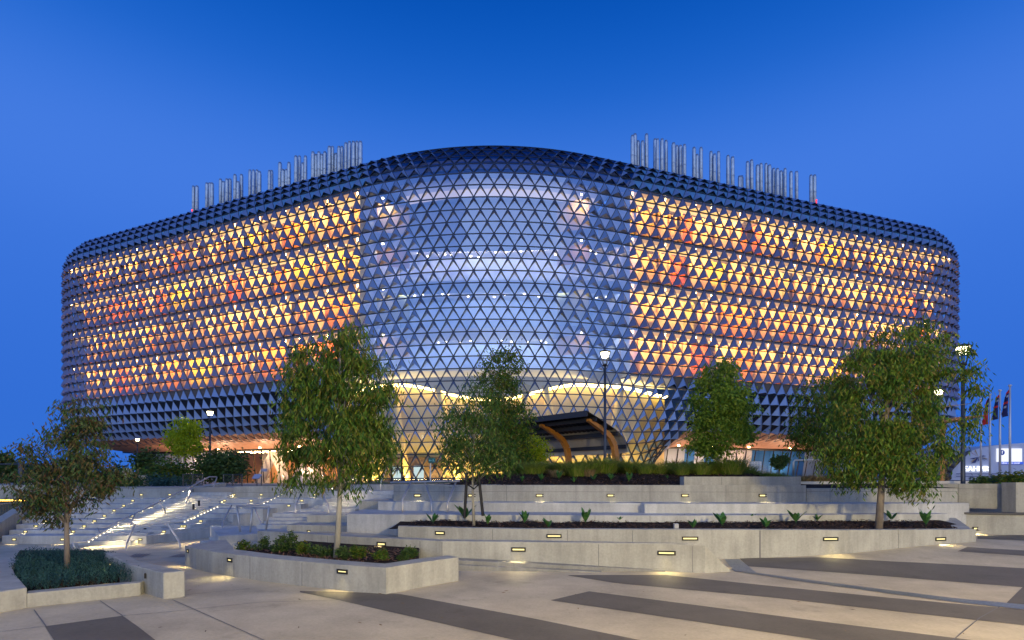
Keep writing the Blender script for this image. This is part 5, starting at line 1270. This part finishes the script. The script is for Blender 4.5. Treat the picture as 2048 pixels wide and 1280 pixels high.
for k in range(5):
    for q in range(3): x = lerp(a[0] + .05, b[0] - .05, (q + .5) / 3); m.obox((x, 20.995, lerp(a[2] - .05, b[2] + .03, k / 5)), (.035 * R.uniform(.6, 1), 0, 0), (0, .002, 0), (0, 0, .012))
m.build('printed_notes', mat('print', (.25, .32, .5), .7), e)
e = empty('park_benches', at(1470, 930, 44), 'white outdoor table far under the right overhang', 'table')
e.name = 'outdoor_table'
m = MB(); a = at(1470, 921, 44); m.box(a[0] - .9, a[0] + .9, 43.6, 44.4, a[2] - .06, a[2]); m.build('top', WT, e)
for dx in (-.8, .8): m = MB(); m.tube([(a[0] + dx, 44, 1.3), (a[0] + dx, 44, a[2] - .06)], .05, 6); m.build('leg', WT, e)
# bridge / lower level at the far left
e = empty('road_bridge', (-24, 25, 0), 'grey bridge deck with a glowing underside at the far left', 'bridge')
m = MB(); a = at(52, 970, 24.6); m.box(-60, -20.7, 24.6, 33, 0.86, 1.52); m.build('deck', CON, e, bevel=.01)
m = MB(); m.box(-60, -20.9, 24.75, 24.85, 0.80, 0.855); m.build('light_strip', emission('amber_strip', (1.0, .55, .08), 7), e)
m = MB(); m.box(-60, -20.7, 25.4, 25.6, -.6, .79); m.build('glazed_wall', mat('blue_dark_glass', (.03, .05, .09), .15), e)
m = MB(); m.tube([(-60, 24.65, 2.45), (-20.8, 24.65, 2.45)], .04, 6)
m.tube([(-22.0, 24.65, 1.5), (-22.0, 24.65, 2.45)], .11, 6); m.tube([(-26, 24.65, 1.5), (-26, 24.65, 2.45)], .11, 6); m.build('parapet_rail', POLE, e)
e = empty('balustrade', (-19, 21.5, -.4), 'dark vertical-bar balustrade beside the left amphitheatre wall', 'balustrade')
m = MB(); m.tube([(-20.6, 19.0, .62), (-21.4, 24, .78)], .03, 6); m.build('rail', STEEL, e)
m = MB()
for k in range(34): t = k / 33; x, y = lerp(-20.6, -21.4, t), lerp(19, 24, t); m.tube([(x, y, -.4), (x, y, lerp(.62, .78, t))], .012, 4)
m.build('bars', POLE, e)
for px, py in ((38, 1021), (28, 1032), (11, 1043)):
    a = at(px, py, 22.5); wall_light((a[0], 22.5, a[2]), .2, .07, (0, -1), {38: 'upper small lit light beyond the left side wall', 28: 'middle small lit light beyond the left side wall', 11: 'lower small lit light beyond the left side wall'}[px], 'wall lights', 3)
# flag poles
FP = mat('flagpole_white', (.62, .62, .66), .35, .3)
def flag(px, yt, Y, cols, label, flab, y0, y1):
    a, b = at(px, yt, Y), at(px, 962, Y); e = empty('flagpole', (a[0], Y, 1.4), label, 'flagpole', 'flagpoles on the right')
    m = MB(); m.tube([(a[0], Y, 1.3), (a[0], Y, a[2])], [.11, .08], 10); m.build('pole', FP, e, True); m = MB(); m.ball((a[0], Y, a[2] + .1), (.16, .16, .12)); m.build('finial', FP, e)
    m = MB(); z1_, z0_ = at(px, y0, Y)[2], at(px, y1, Y)[2]; n_ = 12
    for k in range(n_):
        t0, t1 = k / n_, (k + 1) / n_
        def row(t):
            w_ = (0.15 + .75 * t ** .8) if t < .8 else .9 - .25 * (t - .8) * 5 * .6
            z_ = lerp(z1_, z0_, t); pts = []
            for q in range(7): u = q / 6; pts.append(Vector((a[0] - .09 - w_ * u, Y + .13 * math.sin(u * 9 + t * 2), z_ - .25 * u * u)))
            return pts
        r0_, r1_ = row(t0), row(t1)
        for q in range(6): m.quad(r0_[q], r0_[q + 1], r1_[q + 1], r1_[q], cols(q / 6, t0))
    o = m.build('flag', FLM, None, True); tag(o, flab, 'flag', 'flags on the right'); return e
FLM = [mat('flag_' + n_, c, .8) for n_, c in [('navy', (.01, .015, .10)), ('red', (.62, .025, .025)), ('black', (.01, .01, .012)), ('teal', (.02, .20, .28)), ('green', (.02, .16, .08)), ('white', (.5, .5, .55)), ('yellow', (.6, .4, .03))]]
R.seed(12)
flag(1962, 800, 60, lambda u, t: 4 if t < .25 else (3 if t < .8 else 4), 'shortest-looking flagpole, nearest the timber canopy tip', 'blue-green flag hanging limp on the leftmost pole', 805, 848)
flag(1980, 791, 58, lambda u, t: 2 if t < .32 and u < .8 else (6 if .3 < t < .42 and u < .35 else 1), 'flagpole carrying the red and black flag', 'red and black flag hanging limp', 796, 848)
UJ = lambda u, t: (1 if (int(t * 24) % 5 == 0) else (5 if int(t * 24 + u * 6) % 7 == 0 else 0)) if t < .45 else (5 if R.random() < .05 else 0)
flag(2000, 783, 56, UJ, 'flagpole carrying the longer navy flag', 'navy flag with red and white corner, third pole from the left', 790, 838)
flag(2020, 773, 54, UJ, 'tallest-looking flagpole at the right end of the row', 'navy flag with red and white corner on the rightmost pole', 780, 832)
# curved white building with lettering and screen
e = empty('curved_white_building', at(2000, 960, 75), 'low white building with a swooping dark-edged roof, lit lettering and a screen', 'building')
Y = 75; PALE = mat('pale_cladding', (.50, .53, .66), .6, 0, .06, .3)
prof = [(1893, 960), (1889, 945), (1892, 935), (1905, 925), (1920, 914), (1940, 902), (1965, 895), (1990, 891), (2020, 888), (2060, 885), (2140, 882), (2200, 960)]
pp = [at(x, y, Y) for x, y in prof]; n_ = len(pp)
m = MB(); m.add([(p[0], Y, p[2]) for p in pp] + [(p[0], Y + 12, p[2]) for p in pp], [tuple(range(n_)), tuple(range(2 * n_ - 1, n_ - 1, -1))] + [(i, i + n_, (i + 1) % n_ + n_, (i + 1) % n_) for i in range(n_)]); m.build('wall', PALE, e)
m = MB(); ed = [at(x, y, Y - .6) for x, y in prof[0:6]]; ed2 = ed; ww = [.55, .75, .8, .65, .45, .12]
for (p, w0), (q, w1) in zip(zip(ed, ww), zip(ed[1:], ww[1:])): m.tube([p, q], [w0, w1], 8)
m.build('dark_edge', mat('dark_edge', (.035, .03, .035), .5), e, True)
SGN = emission('sign_letters', (.85, .9, 1.0), 1.6); text('SAHMRI', 1.05, at(1955.5, 938, Y - .2), (rad(90), 0, 0), SGN, e, .08)
m = MB(); a, b = at(1994, 897, Y - .15), at(2043.5, 923.5, Y - .15); m.box(a[0], b[0], Y - .2, Y - .05, b[2], a[2]); m.build('screen', emission('screen_white', (.86, .90, 1), 1.15), e)
BL = mat('screen_blue', (.03, .08, .45), .5); m = MB(); c = at(2004, 905, Y - .22); m.tube([(c[0], c[1] + .02, c[2]), (c[0], c[1] - .02, c[2])], 0.36, 20); m.build('screen_badge', BL, e)
text('f', .62, (c[0], c[1] - .06, c[2]), (rad(90), 0, 0), emission('badge_letter', (.9, .93, 1), 1.1), e, .01)
m = MB(); a, b = at(1998, 923.5, Y - .1), at(2046, 928.5, Y - .1); m.box(a[0], b[0], Y - .16, Y - .05, b[2], a[2]); m.build('screen_footer', mat('footer_blue', (.05, .12, .6), .5, emit=(.05, .12, .6), estr=.6), e)
c = at(2020, 926, Y - .2); text('Follow us on social', .34, c, (rad(90), 0, 0), emission('footer_letters', (.9, .93, 1), 1.2), e, .005)
m = MB(); R.seed(5); c = Vector(at(1957, 914, Y - .1))
for k in range(14): a_ = R.uniform(0, 6.28); l = R.uniform(.4, 1.9); m.tri(c, c + Vector((math.cos(a_) * l, -.02, math.sin(a_) * l * .6)), c + Vector((math.cos(a_ + .22) * l * .6, -.01, math.sin(a_ + .22) * l * .5)), R.randrange(3))
SPL = [mat('splash_navy', (.04, .05, .16), .7), mat('splash_red', (.3, .06, .06), .7), mat('splash_ochre', (.4, .25, .1), .7)]
m.build('painted_splash', SPL, e); m = MB()
c = Vector(at(1946, 952, Y - .1))
for k in range(8): a_ = R.uniform(0, 6.28); l = R.uniform(.3, 1.0); m.tri(c, c + Vector((math.cos(a_) * l, -.02, math.sin(a_) * l * .6)), c + Vector((math.cos(a_ + .3) * l * .6, -.01, math.sin(a_ + .3) * l * .5)), R.randrange(3))
m.build('painted_splash', SPL, e)
c = at(1955, 947.5, Y - .2); m = MB()
for k in range(2): m.obox((c[0], c[1], c[2] - k * .35), (2.9, 0, 0), (0, .01, 0), (0, 0, .05))
m.build('caption_lines', mat('caption', (.15, .17, .3), .7), e)
# far apartments
e = empty('apartment_block', at(1900, 945, 260), 'grey many-windowed apartment block far behind the right trees', 'building')
Y = 260; a, b = at(1850, 897, Y), at(1953, 960, Y); APT = mat('apartment_wall', (.16, .18, .24), .8); WIN = mat('apartment_window', (.02, .03, .05), .2); ALIT = mat('lit_window', (.5, .4, .2), .5, emit=(1, .75, .4), estr=.9)
m = MB(); m.box(a[0], b[0], Y, Y + 20, 0, a[2]); m.build('wall', APT, e)
m = MB()
for k, (x0, x1) in enumerate([(1856, 1880), (1886, 1901), (1906, 1921), (1926, 1942)]): p, q = at(x0, 892, Y - 1), at(x1, 908, Y - 1); m.box(p[0], q[0], Y - 1.2, Y, q[2], p[2])
m.build('penthouse', mat('apt_white', (.42, .46, .58), .7), e)
m = MB(); R.seed(15)
for r_ in range(6):
    for c_ in range(17): x = lerp(a[0] + 1, b[0] - 1, (c_ + .5) / 17); z = 2 + r_ * 2.2; m.box(x - .55, x + .55, Y - .08, Y, z, z + 1.3, 1 if R.random() < .06 else 0)
m.build('windows', [WIN, ALIT], e)
m = MB()
for r_ in range(6): m.box(a[0], b[0], Y - .5, Y, 1.3 + r_ * 2.2, 1.75 + r_ * 2.2)
m.build('balcony_bands', mat('apt_band', (.30, .33, .42), .7), e)
